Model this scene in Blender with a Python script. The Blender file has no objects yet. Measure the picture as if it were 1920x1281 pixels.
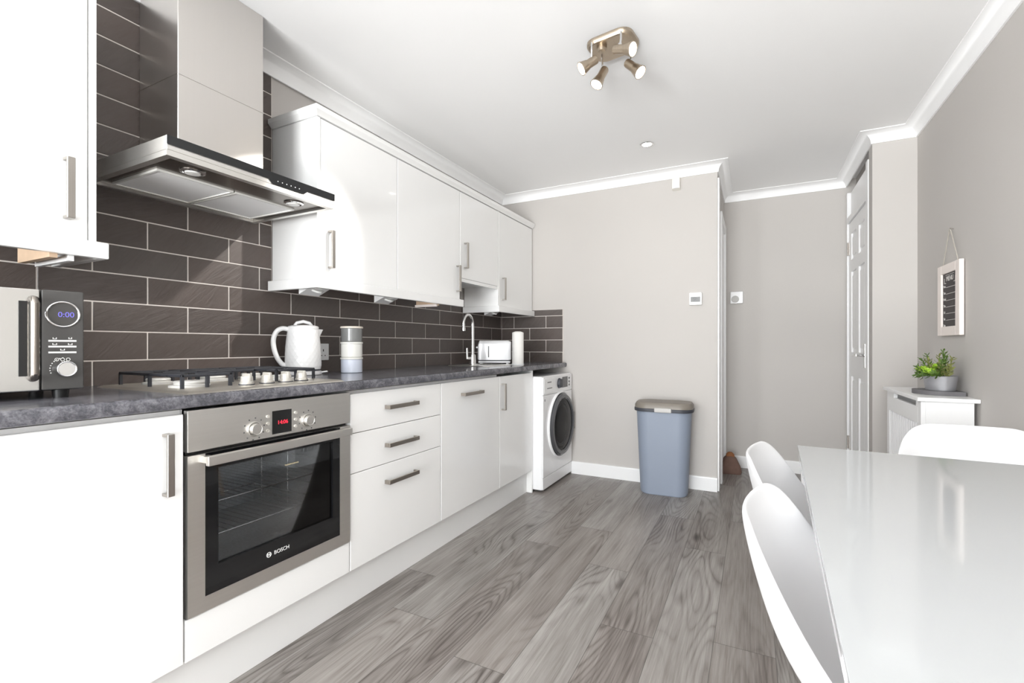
import bpy, bmesh, math, random
from mathutils import Vector, Matrix
random.seed(7)
PI = math.pi
sc = bpy.context.scene
COL = sc.collection

# ------------------------------------------------------------------ materials
def lin(c):
    def f(v):
        v /= 255.0
        return v / 12.92 if v <= .04045 else ((v + .055) / 1.055) ** 2.4
    return (f(c[0]), f(c[1]), f(c[2]), 1.0)

class NT:
    def __init__(s, name):
        s.m = bpy.data.materials.new(name); s.m.use_nodes = True
        s.t = s.m.node_tree; s.b = s.t.nodes['Principled BSDF']
        s.out = s.t.nodes['Material Output']
    def n(s, typ, **k):
        o = s.t.nodes.new(typ)
        for a, v in k.items(): setattr(o, a, v)
        return o
    def link(s, a, b): s.t.links.new(a, b)
    def put(s, sock, v):
        if hasattr(v, 'is_output') or isinstance(v, bpy.types.NodeSocket): s.link(v, sock)
        else: sock.default_value = v
    def math(s, op, a, b=None, c=None, clamp=False):
        o = s.n('ShaderNodeMath', operation=op, use_clamp=clamp)
        for i, v in enumerate((a, b, c)):
            if v is not None: s.put(o.inputs[i], v)
        return o.outputs[0]
    def vmath(s, op, a, b):
        o = s.n('ShaderNodeVectorMath', operation=op)
        s.put(o.inputs[0], a); s.put(o.inputs[1], b)
        return o.outputs[0]
    def sep(s, v):
        o = s.n('ShaderNodeSeparateXYZ'); s.put(o.inputs[0], v); return o.outputs
    def comb(s, x, y, z):
        o = s.n('ShaderNodeCombineXYZ')
        for i, v in enumerate((x, y, z)): s.put(o.inputs[i], v)
        return o.outputs[0]
    def noise(s, vec, scale=1.0, detail=2.0, rough=.5, dist=0.0):
        o = s.n('ShaderNodeTexNoise'); s.put(o.inputs['Vector'], vec)
        o.inputs['Scale'].default_value = scale; o.inputs['Detail'].default_value = detail
        o.inputs['Roughness'].default_value = rough; o.inputs['Distortion'].default_value = dist
        return o.outputs[0]
    def white(s, vec):
        o = s.n('ShaderNodeTexWhiteNoise', noise_dimensions='3D'); s.put(o.inputs['Vector'], vec); return o.outputs
    def ramp(s, fac, stops):
        o = s.n('ShaderNodeValToRGB'); s.put(o.inputs[0], fac)
        e = o.color_ramp.elements
        while len(e) < len(stops): e.new(.5)
        for i, (p, c) in enumerate(stops):
            e[i].position = p; e[i].color = c if len(c) == 4 else lin(c)
        return o.outputs[0]
    def mix(s, f, a, b, mode='MIX'):
        o = s.n('ShaderNodeMix', data_type='RGBA', blend_type=mode)
        s.put(o.inputs[0], f); s.put(o.inputs[6], a); s.put(o.inputs[7], b)
        return o.outputs[2]
    def maprange(s, v, a, b, c, d):
        o = s.n('ShaderNodeMapRange'); s.put(o.inputs[0], v)
        for i, x in enumerate((a, b, c, d)): o.inputs[i + 1].default_value = x
        return o.outputs[0]
    def pos(s): return s.n('ShaderNodeNewGeometry').outputs['Position']
    def obj(s): return s.n('ShaderNodeTexCoord').outputs['Object']
    def bump(s, h, strength=.2, dist=.002):
        o = s.n('ShaderNodeBump'); s.put(o.inputs['Height'], h)
        o.inputs['Strength'].default_value = strength; o.inputs['Distance'].default_value = dist
        s.link(o.outputs[0], s.b.inputs['Normal'])
    def set(s, **k):
        for a, v in k.items():
            s.put(s.b.inputs[a.replace('_', ' ')], v)

def plain(name, c, rough=.5, metal=0.0, coat=0.0, spec=.5, var=.03, scale=9.0, bump=0.0):
    """a principled material with a faint procedural mottling of its own colour"""
    t = NT(name)
    L = lin(c)
    nz = t.noise(t.obj(), scale, 3.0)
    a = tuple(max(0, min(1, v * (1 - var))) for v in L[:3]) + (1,)
    b = tuple(max(0, min(1, v * (1 + var))) for v in L[:3]) + (1,)
    t.set(Base_Color=t.mix(nz, a, b), Roughness=rough, Metallic=metal, Coat_Weight=coat, Coat_Roughness=.04)
    t.b.inputs['Specular IOR Level'].default_value = spec
    if bump: t.bump(t.noise(t.obj(), 90.0, 3.0), bump, .001)
    return t.m

def emit(name, c, strength):
    t = NT(name)
    t.set(Base_Color=lin(c), Emission_Color=lin(c), Emission_Strength=strength)
    return t.m

def brushed(name, c, rough=.28, axis=1, amt=.12):
    t = NT(name)
    o = t.sep(t.obj())
    k = [220.0, 220.0, 220.0]; k[axis] = 2.5
    v = t.comb(t.math('MULTIPLY', o[0], k[0]), t.math('MULTIPLY', o[1], k[1]), t.math('MULTIPLY', o[2], k[2]))
    nz = t.noise(v, 1.0, 2.0)
    L = lin(c)
    a = tuple(x * (1 - amt) for x in L[:3]) + (1,); b = tuple(min(1, x * (1 + amt)) for x in L[:3]) + (1,)
    t.set(Base_Color=t.mix(nz, a, b), Metallic=1.0, Roughness=t.maprange(nz, 0, 1, rough - .004, rough + .006))
    return t.m

def clearglass(name, tint=(1, 1, 1, 1), refl=.9, ior=1.5):
    t = NT(name)
    tr = t.n('ShaderNodeBsdfTransparent'); tr.inputs[0].default_value = tint
    gl = t.n('ShaderNodeBsdfGlossy'); gl.inputs['Roughness'].default_value = .02
    gl.inputs[0].default_value = (refl, refl, refl, 1)
    fr = t.n('ShaderNodeFresnel'); fr.inputs[0].default_value = ior
    mx = t.n('ShaderNodeMixShader')
    t.link(fr.outputs[0], mx.inputs[0]); t.link(tr.outputs[0], mx.inputs[1]); t.link(gl.outputs[0], mx.inputs[2])
    t.link(mx.outputs[0], t.out.inputs[0])
    return t.m

def floor_mat():
    t = NT('grey_oak_laminate')
    p = t.sep(t.pos()); W, L = .193, 1.29
    sx = t.math('DIVIDE', t.math('ADD', p[0], .065), W)
    col = t.math('FLOOR', sx); fx = t.math('FRACT', sx)
    off = t.white(t.comb(col, 3.7, 1.1))[0]
    sy = t.math('ADD', t.math('DIVIDE', p[1], L), t.math('MULTIPLY', off, 5.0))
    row = t.math('FLOOR', sy); fy = t.math('FRACT', sy)
    wn = t.white(t.comb(col, row, 2.3)); idv = wn[0]; idc = t.sep(wn[1])
    lx = t.math('ADD', p[0], t.math('MULTIPLY', idc[0], 9.0))
    ly = t.math('ADD', p[1], t.math('MULTIPLY', idc[1], 17.0))
    lz = t.math('MULTIPLY', idc[2], 5.0)
    warp = t.noise(t.comb(t.math('MULTIPLY', lx, 9.0), t.math('MULTIPLY', ly, 2.2), lz), 1.0, 1.0)
    lxw = t.math('ADD', lx, t.math('MULTIPLY', t.math('SUBTRACT', warp, .5), .012))
    big = t.noise(t.comb(t.math('MULTIPLY', lxw, 5.2), t.math('MULTIPLY', ly, .75), lz), 1.0, 1.0, .45)
    ring = t.math('FRACT', t.math('MULTIPLY', big, 27.0))
    ring = t.math('MULTIPLY', t.math('ABSOLUTE', t.math('SUBTRACT', ring, .5)), 2.0)
    ring = t.math('POWER', ring, 2.6)
    mask = t.maprange(t.noise(t.comb(t.math('MULTIPLY', lx, 4.0), t.math('MULTIPLY', ly, .9), t.math('ADD', lz, 3.0)), 1.0, 2.0), .42, .64, 0.0, 1.0)
    ring = t.math('MULTIPLY', ring, mask)
    streak = t.noise(t.comb(t.math('MULTIPLY', lxw, 85.0), t.math('MULTIPLY', ly, 2.4), lz), 1.0, 6.0, .72)
    fine = t.noise(t.comb(t.math('MULTIPLY', lx, 230.0), t.math('MULTIPLY', ly, 6.0), lz), 1.0, 3.0, .6)
    blot = t.noise(t.comb(t.math('MULTIPLY', lxw, 11.0), t.math('MULTIPLY', ly, 1.7), lz), 1.0, 3.0, .6)
    vor = t.n('ShaderNodeTexVoronoi'); t.put(vor.inputs['Vector'], t.comb(t.math('MULTIPLY', lxw, 7.0), t.math('MULTIPLY', ly, 2.3), lz)); vor.inputs['Scale'].default_value = 1.0
    knot = t.maprange(vor.outputs['Distance'], .03, .20, 1.0, 0.0)
    knotm = t.maprange(t.sep(vor.outputs['Color'])[0], .50, .54, 0.0, 1.0)
    knot = t.math('MULTIPLY', t.math('MULTIPLY', t.math('POWER', knot, 1.4), knotm), t.maprange(streak, .3, .6, .35, 1.0))
    v = t.math('ADD', t.math('MULTIPLY', streak, .62), t.math('MULTIPLY', blot, .56))
    v = t.math('ADD', v, t.math('MULTIPLY', fine, .30))
    v = t.math('SUBTRACT', v, .125)
    v = t.math('SUBTRACT', v, t.math('MULTIPLY', ring, .22))
    v = t.math('SUBTRACT', v, t.math('MULTIPLY', knot, .42))
    v = t.math('ADD', v, t.math('MULTIPLY', t.math('SUBTRACT', idv, .5), .17))
    c = t.ramp(v, [(.20, (44, 40, 37)), (.40, (92, 86, 82)), (.58, (130, 125, 121)), (.84, (166, 162, 158))])
    warm = t.mix(t.math('MULTIPLY', idc[1], .22), c, lin((128, 114, 106)))
    ex = t.math('MINIMUM', fx, t.math('SUBTRACT', 1.0, fx)); ey = t.math('MINIMUM', fy, t.math('SUBTRACT', 1.0, fy))
    gx = t.math('LESS_THAN', t.math('MULTIPLY', ex, W), .0012); gy = t.math('LESS_THAN', t.math('MULTIPLY', ey, L), .0013)
    gap = t.math('MAXIMUM', gx, gy)
    c = t.mix(t.math('MULTIPLY', gap, .62), warm, lin((52, 47, 44)))
    t.set(Base_Color=c, Roughness=t.maprange(streak, .2, .8, .30, .46))
    t.b.inputs['Specular IOR Level'].default_value = .4
    t.bump(t.math('SUBTRACT', t.math('MULTIPLY', streak, .5), gap), .16, .001)
    return t.m

def tile_mat():
    t = NT('slate_tile')
    rnd = t.n('ShaderNodeNewGeometry').outputs['Random Per Island']
    p = t.sep(t.pos())
    off = t.math('MULTIPLY', rnd, 40.0)
    # riven slate: slanted ridges, another direction on every tile
    ang = t.maprange(rnd, 0, 1, .35, 1.0)
    h = t.math('ADD', p[0], p[1])
    u = t.math('ADD', t.math('MULTIPLY', h, t.math('COSINE', ang)), t.math('MULTIPLY', p[2], t.math('SINE', ang)))
    w = t.math('SUBTRACT', t.math('MULTIPLY', p[2], t.math('COSINE', ang)), t.math('MULTIPLY', h, t.math('SINE', ang)))
    vec = t.comb(t.math('ADD', t.math('MULTIPLY', u, 14.0), off), t.math('MULTIPLY', w, 75.0), off)
    rid = t.noise(vec, 1.0, 4.0, .6, .6)
    pat = t.noise(t.comb(t.math('ADD', h, off), p[2], off), 11.0, 3.0)
    base = t.ramp(rnd, [(0.0, (76, 69, 66)), (.35, (84, 77, 73)), (.7, (90, 80, 75)), (1.0, (82, 78, 75))])
    c = t.mix(t.math('MULTIPLY', pat, .45), base, lin((70, 56, 52)))
    c = t.mix(t.maprange(rid, .35, .75, 0.0, .35), c, lin((102, 94, 90)))
    t.set(Base_Color=c, Roughness=t.maprange(rid, .3, .7, .34, .5))
    t.b.inputs['Specular IOR Level'].default_value = .5
    t.bump(rid, .55, .004)
    return t.m

def worktop_mat():
    t = NT('slate_effect_laminate')
    p = t.pos()
    a = t.noise(p, 22.0, 6.0, .65, .8); b = t.noise(p, 160.0, 4.0, .7); d = t.noise(p, 6.0, 3.0, .5, 1.5)
    v = t.math('ADD', t.math('MULTIPLY', a, .55), t.math('ADD', t.math('MULTIPLY', b, .35), t.math('MULTIPLY', d, .2)))
    c = t.ramp(v, [(.36, (48, 48, 52)), (.52, (88, 88, 94)), (.64, (122, 121, 127)), (.78, (168, 166, 170))])
    t.set(Base_Color=c, Roughness=t.maprange(b, .3, .7, .13, .24))
    t.bump(b, .08, .001)
    return t.m

def wall_mat(name, c):
    t = NT(name)
    n1 = t.noise(t.pos(), 1.2, 3.0); n2 = t.noise(t.pos(), 240.0, 2.0)
    L = lin(c)
    t.set(Base_Color=t.mix(n1, tuple(x * .975 for x in L[:3]) + (1,), tuple(min(1, x * 1.025) for x in L[:3]) + (1,)), Roughness=.75)
    t.b.inputs['Specular IOR Level'].default_value = .25
    t.bump(n2, .05, .001)
    return t.m

M = {}
M['wall'] = wall_mat('warm_grey_wall_paint', (194, 190, 186))
M['ceiling'] = wall_mat('white_ceiling_paint', (249, 249, 249))
M['trim'] = plain('white_satin_trim', (240, 240, 240), .35, var=.01)
M['floor'] = floor_mat()
M['tile'] = tile_mat()
M['grout'] = plain('grout', (218, 211, 205), .85, var=.05, scale=40)
M['worktop'] = worktop_mat()
M['gloss'] = plain('white_gloss_cabinet', (241, 241, 240), .16, coat=.4, var=.008)
M['carcass'] = plain('white_carcass', (232, 232, 231), .4, var=.01)
M['steel'] = brushed('brushed_steel', (230, 228, 224), .33, 1, .035)
M['steelv'] = brushed('brushed_steel_upright', (212, 208, 204), .3, 2, .012)
M['steel_darkrefl'] = brushed('steel_painted_dark_reflection', (132, 126, 120), .22, 1, .03)  # steel with dark reflections put into its colour
M['nickel'] = brushed('brushed_nickel_handle', (176, 171, 165), .3, 2)
M['nickelh'] = brushed('brushed_nickel_pull', (168, 161, 153), .3, 1)
M['chrome'] = plain('chrome', (225, 225, 225), .06, 1.0, var=.01)
M['lampnickel'] = brushed('satin_nickel_lamp', (186, 172, 154), .3, 2)
M['black'] = plain('black_plastic', (14, 14, 15), .4, var=.05)
M['blackglass'] = plain('black_glass', (16, 17, 19), .06, coat=.3, var=.02)
M['greypanel'] = plain('dark_grey_gloss_panel', (66, 65, 64), .12, coat=.3, var=.02)
M['iron'] = plain('cast_iron', (52, 53, 58), .45, var=.12, bump=.1)
M['hob'] = brushed('hob_steel', (226, 220, 210), .42, 1, .03)
M['knob'] = plain('pearl_metal_knob', (206, 202, 194), .4, .3, var=.02)
M['burner'] = plain('burner_cap', (214, 212, 207), .5, .15, var=.03)
M['white'] = plain('white_plastic', (238, 238, 238), .3, var=.01)
M['whitegloss'] = plain('white_enamel', (240, 240, 241), .18, coat=.3, var=.01)
M['kettle'] = plain('white_textured_plastic', (228, 228, 228), .28, coat=.2, var=.02)
M['chair'] = plain('white_shell_plastic', (226, 226, 227), .38, var=.01)
M['table'] = plain('white_gloss_glass_top', (180, 182, 183), .08, coat=.2, var=.005)
M['wood'] = plain('raw_softwood', (204, 178, 152), .6, var=.15, scale=30)
M['beech'] = plain('beech_leg', (196, 160, 118), .45, var=.12, scale=24)
M['binblue'] = plain('blue_grey_plastic', (134, 143, 158), .5, var=.02)
M['binlid'] = plain('taupe_plastic', (124, 117, 108), .45, var=.02)
M['binclip'] = plain('light_grey_plastic', (182, 180, 177), .45, var=.02)
M['bindark'] = plain('charcoal_plastic', (58, 60, 66), .5, var=.02)
M['mesh'] = None
M['slate'] = plain('slate_tray', (98, 96, 98), .6, var=.12, scale=20, bump=.15)
M['zinc'] = plain('galvanised_zinc', (176, 176, 180), .42, .6, var=.2, scale=22)
M['soil'] = plain('soil', (52, 42, 34), .9, var=.3, scale=40)
M['leafl'] = plain('lime_leaf', (172, 208, 70), .45, var=.25, scale=25)
M['leafd'] = plain('dark_green_leaf', (84, 112, 44), .5, var=.3, scale=25)
M['leafo'] = plain('olive_leaf', (128, 132, 74), .5, var=.3, scale=25)
M['rope'] = plain('grey_twine', (172, 166, 156), .8, var=.1, scale=60)
M['boardframe'] = plain('pale_pink_white_wood', (236, 226, 220), .5, var=.03)
M['chalk'] = plain('chalkboard', (66, 60, 60), .65, var=.08)
M['chalkmark'] = plain('white_chalk', (214, 210, 206), .8, var=.05)
M['paper'] = plain('kitchen_paper', (236, 234, 230), .85, var=.02, bump=.25, scale=30)
M['canwhite'] = plain('white_ceramic', (236, 235, 230), .2, coat=.3, var=.01)
M['canblue'] = plain('pale_blue_ceramic', (212, 218, 232), .2, coat=.3, var=.01)
M['cangrey'] = plain('grey_ceramic', (122, 123, 122), .22, coat=.3, var=.04)
M['canlid'] = plain('pale_wood_lid', (226, 216, 204), .5, var=.05)
M['fabric'] = plain('brown_fabric', (108, 84, 74), .9, var=.25, scale=30, bump=.3)
M['rust'] = plain('rust_leather', (134, 82, 42), .6, var=.2, scale=30)
M['print'] = plain('grey_print', (92, 92, 92), .5)
M['whiteprint'] = plain('white_print', (228, 228, 226), .5)
M['goldprint'] = plain('pale_gold_print', (196, 184, 150), .5)
M['cavity'] = plain('grey_oven_enamel', (176, 181, 184), .3, var=.35, scale=120)
M['drum'] = plain('drum_steel', (74, 72, 76), .22, .7, var=.6, scale=22)
M['ovenglass'] = clearglass('tinted_oven_glass', (.92, .94, .96, 1), .9)
M['washglass'] = clearglass('tinted_porthole_glass', (.36, .36, .42, 1), .9, 1.22)
M['winglass'] = clearglass('window_glass')
M['bulb'] = emit('lit_bulb', (255, 250, 238), 14.0)
M['hoodbulb'] = plain('frosted_lamp_glass', (235, 235, 232), .2, var=.01)
M['red'] = emit('red_display_digits', (235, 40, 60), 1.6)
M['blue'] = emit('blue_display_digits', (104, 98, 190), .75)
M['dim'] = plain('smoked_display', (24, 24, 25), .15)
t = NT('filter_mesh')
o_ = t.sep(t.obj())
g1 = t.math('SINE', t.math('MULTIPLY', o_[0], 1400.0)); g2 = t.math('SINE', t.math('MULTIPLY', o_[1], 1400.0))
t.set(Base_Color=t.mix(t.maprange(t.math('MULTIPLY', g1, g2), -1, 1, 0, 1), lin((228, 228, 228)), lin((250, 250, 250))), Roughness=.5, Metallic=.0)
M['mesh'] = t.m

# ------------------------------------------------------------------ mesh helpers
class MB:
    def __init__(s): s.b = bmesh.new()
    def _mv(s, vs, mtx):
        if mtx is not None: bmesh.ops.transform(s.b, matrix=mtx, verts=vs)
    def box(s, x0, x1, y0, y1, z0, z1, bev=0.0, seg=2, mtx=None):
        r = bmesh.ops.create_cube(s.b, size=1.0)
        vs = r['verts']
        for v in vs:
            v.co = Vector(((x0 + x1) / 2 + v.co.x * (x1 - x0), (y0 + y1) / 2 + v.co.y * (y1 - y0), (z0 + z1) / 2 + v.co.z * (z1 - z0)))
        s._mv(vs, mtx)
        if bev > 0:
            es = list({e for v in vs for e in v.link_edges})
            bmesh.ops.bevel(s.b, geom=es, offset=bev, segments=seg, profile=.5, affect='EDGES', clamp_overlap=True)
        return s
    def cyl(s, a, b, r0, r1=None, n=24, cap=True):
        a = Vector(a); b = Vector(b); r1 = r0 if r1 is None else r1
        d = b - a; L = d.length
        q = d.to_track_quat('Z', 'Y').to_matrix().to_4x4()
        bmesh.ops.create_cone(s.b, cap_ends=cap, cap_tris=False, segments=n, radius1=r0, radius2=r1, depth=L,
                              matrix=Matrix.Translation((a + b) / 2) @ q)
        return s
    def lathe(s, prof, n=32, mtx=None, cap0=True, cap1=True):
        rings = []
        for r, z in prof:
            rings.append([s.b.verts.new((r * math.cos(2 * PI * i / n), r * math.sin(2 * PI * i / n), z)) for i in range(n)])
        for k in range(len(rings) - 1):
            for i in range(n):
                j = (i + 1) % n
                s.b.faces.new((rings[k][i], rings[k][j], rings[k + 1][j], rings[k + 1][i]))
        if cap0: s.b.faces.new(list(reversed(rings[0])))
        if cap1: s.b.faces.new(rings[-1])
        s._mv([v for r in rings for v in r], mtx)
        return s
    def prism(s, poly, axis, a, b, mtx=None):
        """poly in the two other axes (order x,y,z minus axis)"""
        def P(p, h):
            if axis == 'x': return (h, p[0], p[1])
            if axis == 'y': return (p[0], h, p[1])
            return (p[0], p[1], h)
        A = [s.b.verts.new(P(p, a)) for p in poly]; B = [s.b.verts.new(P(p, b)) for p in poly]
        n = len(poly)
        s.b.faces.new(list(reversed(A))); s.b.faces.new(B)
        for i in range(n):
            j = (i + 1) % n
            s.b.faces.new((A[i], A[j], B[j], B[i]))
        s._mv(A + B, mtx)
        return s
    def tube(s, pts, r, n=10, cap=True):
        pts = [Vector(p) for p in pts]; rings = []
        up = Vector((0, 0, 1)); prev = None
        for i, p in enumerate(pts):
            d = (pts[min(i + 1, len(pts) - 1)] - pts[max(i - 1, 0)]).normalized()
            ref = prev if prev is not None else (up if abs(d.dot(up)) < .95 else Vector((1, 0, 0)))
            u = (ref - d * ref.dot(d)).normalized(); w = d.cross(u); prev = u
            rr = r[i] if isinstance(r, (list, tuple)) else r
            rings.append([s.b.verts.new(p + (u * math.cos(2 * PI * k / n) + w * math.sin(2 * PI * k / n)) * rr) for k in range(n)])
        for k in range(len(rings) - 1):
            for i in range(n):
                j = (i + 1) % n
                s.b.faces.new((rings[k][i], rings[k][j], rings[k + 1][j], rings[k + 1][i]))
        if cap:
            s.b.faces.new(list(reversed(rings[0]))); s.b.faces.new(rings[-1])
        return s
    def torus(s, c, nrm, R, r, n=40, m=10, sy=1.0, arc=1.0):
        q = Vector(nrm).to_track_quat('Z', 'Y').to_matrix().to_4x4()
        mt = Matrix.Translation(c) @ q
        cnt = n if arc >= 1 else n + 1
        rings = []
        for i in range(cnt):
            a = 2 * PI * arc * i / n
            rings.append([s.b.verts.new(mt @ Vector(((R + r * math.cos(2 * PI * k / m)) * math.cos(a), (R + r * math.cos(2 * PI * k / m)) * math.sin(a) * sy, r * math.sin(2 * PI * k / m)))) for k in range(m)])
        for i in range(cnt if arc >= 1 else cnt - 1):
            j = (i + 1) % cnt
            for k in range(m):
                l = (k + 1) % m
                s.b.faces.new((rings[i][k], rings[j][k], rings[j][l], rings[i][l]))
        return s
    def loft(s, loops, cap0=True, cap1=True, closed=True):
        R = [[s.b.verts.new(p) for p in lp] for lp in loops]
        n = len(R[0])
        for k in range(len(R) - 1):
            for i in range(n if closed else n - 1):
                j = (i + 1) % n
                s.b.faces.new((R[k][i], R[k][j], R[k + 1][j], R[k + 1][i]))
        if cap0: s.b.faces.new(list(reversed(R[0])))
        if cap1: s.b.faces.new(R[-1])
        return s
    def quad(s, *ps):
        s.b.faces.new([s.b.verts.new(p) for p in ps]); return s

def rrect(w, d, r, n=6):
    pts = []
    for cx, cy, a0 in ((w / 2 - r, d / 2 - r, 0), (-w / 2 + r, d / 2 - r, PI / 2), (-w / 2 + r, -d / 2 + r, PI), (w / 2 - r, -d / 2 + r, 1.5 * PI)):
        for i in range(n + 1):
            a = a0 + PI / 2 * i / n
            pts.append((cx + r * math.cos(a), cy + r * math.sin(a)))
    return pts

ROOTM = {}
def rootm(o):
    while o.parent: o = o.parent
    return ROOTM.get(o.name, Matrix.Identity(4))

def part(name, mb, m, parent=None, local=False, smooth=None, label=None, flat=False):
    bm = mb.b
    bmesh.ops.recalc_face_normals(bm, faces=bm.faces)
    if parent is not None and not local:
        bmesh.ops.transform(bm, matrix=rootm(parent).inverted(), verts=bm.verts)
    me = bpy.data.meshes.new(name); bm.to_mesh(me); bm.free()
    o = bpy.data.objects.new(name, me); COL.objects.link(o)
    me.materials.append(M[m] if isinstance(m, str) else m)
    if parent is not None: o.parent = parent
    if label: o['label'] = label
    if not flat:
        for p in me.polygons: p.use_smooth = True
        me.set_sharp_from_angle(angle=math.radians(smooth or 35))
        if smooth is None:
            wn = o.modifiers.new('weighted_normals', 'WEIGHTED_NORMAL'); wn.keep_sharp = True; wn.weight = 60
    return o

def thing(name, label, cat, loc=(0, 0, 0), rz=0.0, group=None):
    o = bpy.data.objects.new(name, None); COL.objects.link(o)
    o.empty_display_size = .1
    o.location = loc; o.rotation_euler = (0, 0, rz)
    ROOTM[o.name] = Matrix.Translation(loc) @ Matrix.Rotation(rz, 4, 'Z')
    o['label'] = label; o['category'] = cat
    if group: o['group'] = group
    return o

def tag(o, label, cat, group=None):
    o['label'] = label; o['category'] = cat
    if group: o['group'] = group
    return o

def struct(name, mb, m, parent=None, **k):
    o = part(name, mb, m, parent, **k)
    if parent is None: o['kind'] = 'structure'
    return o

def text_mb(txt, size, mtx, ext=.0004):
    cu = bpy.data.curves.new('lettering', 'FONT'); cu.body = txt; cu.size = size; cu.extrude = ext
    cu.align_x = 'CENTER'; cu.align_y = 'CENTER'
    ob = bpy.data.objects.new('lettering', cu); COL.objects.link(ob)
    bpy.context.view_layer.update()
    dg = bpy.context.evaluated_depsgraph_get()
    me = bpy.data.meshes.new_from_object(ob.evaluated_get(dg))
    mb = MB(); mb.b.from_mesh(me)
    bmesh.ops.transform(mb.b, matrix=mtx, verts=mb.b.verts)
    bpy.data.objects.remove(ob); bpy.data.curves.remove(cu); bpy.data.meshes.remove(me)
    return mb
def merge(mb, other):
    me = bpy.data.meshes.new('tmp'); other.b.to_mesh(me); other.b.free(); mb.b.from_mesh(me); bpy.data.meshes.remove(me); return mb
def face_px(x, y, z):      # lettering lying on a surface that faces +x (reads along +y)
    return Matrix.Translation((x, y, z)) @ Matrix(((0, 0, 1, 0), (1, 0, 0, 0), (0, 1, 0, 0), (0, 0, 0, 1)))
def face_mx(x, y, z):      # faces -x (reads along -y)
    return Matrix.Translation((x, y, z)) @ Matrix(((0, 0, -1, 0), (-1, 0, 0, 0), (0, 1, 0, 0), (0, 0, 0, 1)))
def face_my(x, y, z):      # faces -y (reads along +x)
    return Matrix.Translation((x, y, z)) @ Matrix(((1, 0, 0, 0), (0, 0, -1, 0), (0, 1, 0, 0), (0, 0, 0, 1)))

# ------------------------------------------------------------------ dimensions (metres)
CEIL, COVZ = 2.362, 2.296
YB, XH, YH, XD, YN, XR = 3.684, 1.757, 4.517, 2.642, 3.612, 2.86
YREAR, XD0 = -3.2, .586

# ------------------------------------------------------------------ the setting
b = MB(); b.box(-.15, 3.0, YREAR - .15, YH + .15, -.12, 0); struct('floor', b, 'floor')
b = MB(); b.box(-.15, 3.0, YREAR - .15, YH + .15, CEIL, CEIL + .12); struct('ceiling', b, 'ceiling')
UY0, UY1, UZ0, UZ1 = -2.6, -.9, .95, 2.10
b = MB(); b.box(-.15, -.009, UY1, YB, 0, CEIL); b.box(-.15, -.009, YREAR - .15, UY0, 0, CEIL); b.box(-.15, -.009, UY0, UY1, 0, UZ0); b.box(-.15, -.009, UY0, UY1, UZ1, CEIL); struct('wall_left', b, 'wall')
b = MB()
for yy in (UY0, (UY0 + UY1) / 2 - .03, UY1 - .06): b.box(-.12, -.06, yy, yy + .06, UZ0, UZ1, .004)
for zz in (UZ0, UZ1 - .06): b.box(-.119, -.061, UY0 + .061, UY1 - .061, zz, zz + .06, .004)
w3 = struct('added_window_3', b, 'trim')  # made-up left window, out of view, added for daylight
b = MB(); b.box(-.093, -.087, UY0 + .06, UY1 - .06, UZ0 + .06, UZ1 - .06); part('pane', b, 'winglass', w3)
b = MB(); b.box(-.15, XH, YB, YB + .12, 0, CEIL); struct('wall_back', b, 'wall')
b = MB(); b.box(XH - .12, XH, YB + .12, YH, 0, CEIL); struct('wall_hall_left', b, 'wall')
b = MB(); b.box(XH - .12, XD + .15, YH, YH + .12, 0, CEIL); struct('wall_hall_back', b, 'wall')
b = MB(); b.box(XD + .06, XD + .18, YN + .10, YH, 0, CEIL); struct('wall_hall_right', b, 'wall')
b = MB(); b.box(XD, 3.0, YN, YN + .10, 0, CEIL); struct('wall_nib', b, 'wall')
VY0, VY1, VZ0, VZ1 = -2.5, -.7, .95, 2.10
b = MB(); b.box(XR, 3.0, VY1, YN, 0, CEIL); b.box(XR, 3.0, YREAR - .15, VY0, 0, CEIL); b.box(XR, 3.0, VY0, VY1, 0, VZ0); b.box(XR, 3.0, VY0, VY1, VZ1, CEIL); struct('wall_right', b, 'wall')
b = MB()
for yy in (VY0, (VY0 + VY1) / 2 - .03, VY1 - .06): b.box(XR + .05, XR + .11, yy, yy + .06, VZ0, VZ1, .004)
for zz in (VZ0, VZ1 - .06): b.box(XR + .051, XR + .109, VY0 + .061, VY1 - .061, zz, zz + .06, .004)
w2 = struct('added_window_2', b, 'trim')  # made-up right window, unseen, added to bring in light
b = MB(); b.box(XR + .077, XR + .083, VY0 + .06, VY1 - .06, VZ0 + .06, VZ1 - .06); part('pane', b, 'winglass', w2)
WX0, WX1, WZ1 = .55, 2.65, 2.12
b = MB()
b.box(-.009, WX0, YREAR - .15, YREAR, 0, CEIL); b.box(WX1, XR, YREAR - .15, YREAR, 0, CEIL); b.box(WX0, WX1, YREAR - .15, YREAR, WZ1, CEIL)
struct('wall_rear', b, 'wall')
win = MB()
for xx in (WX0, (WX0 + WX1) / 2 - .035, WX1 - .07): win.box(xx, xx + .07, YREAR - .10, YREAR - .03, 0, WZ1, .004)
for zz in (0.0, WZ1 - .07): win.box(WX0 + .071, WX1 - .071, YREAR - .099, YREAR - .031, zz, zz + .07, .004)
w1 = struct('added_window_1', win, 'trim')  # made-up rear window behind the camera, added to light the room
p_ = MB(); p_.box(WX0 + .07, WX1 - .07, YREAR - .068, YREAR - .062, .07, WZ1 - .07); part('pane', p_, 'winglass', w1)

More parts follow.
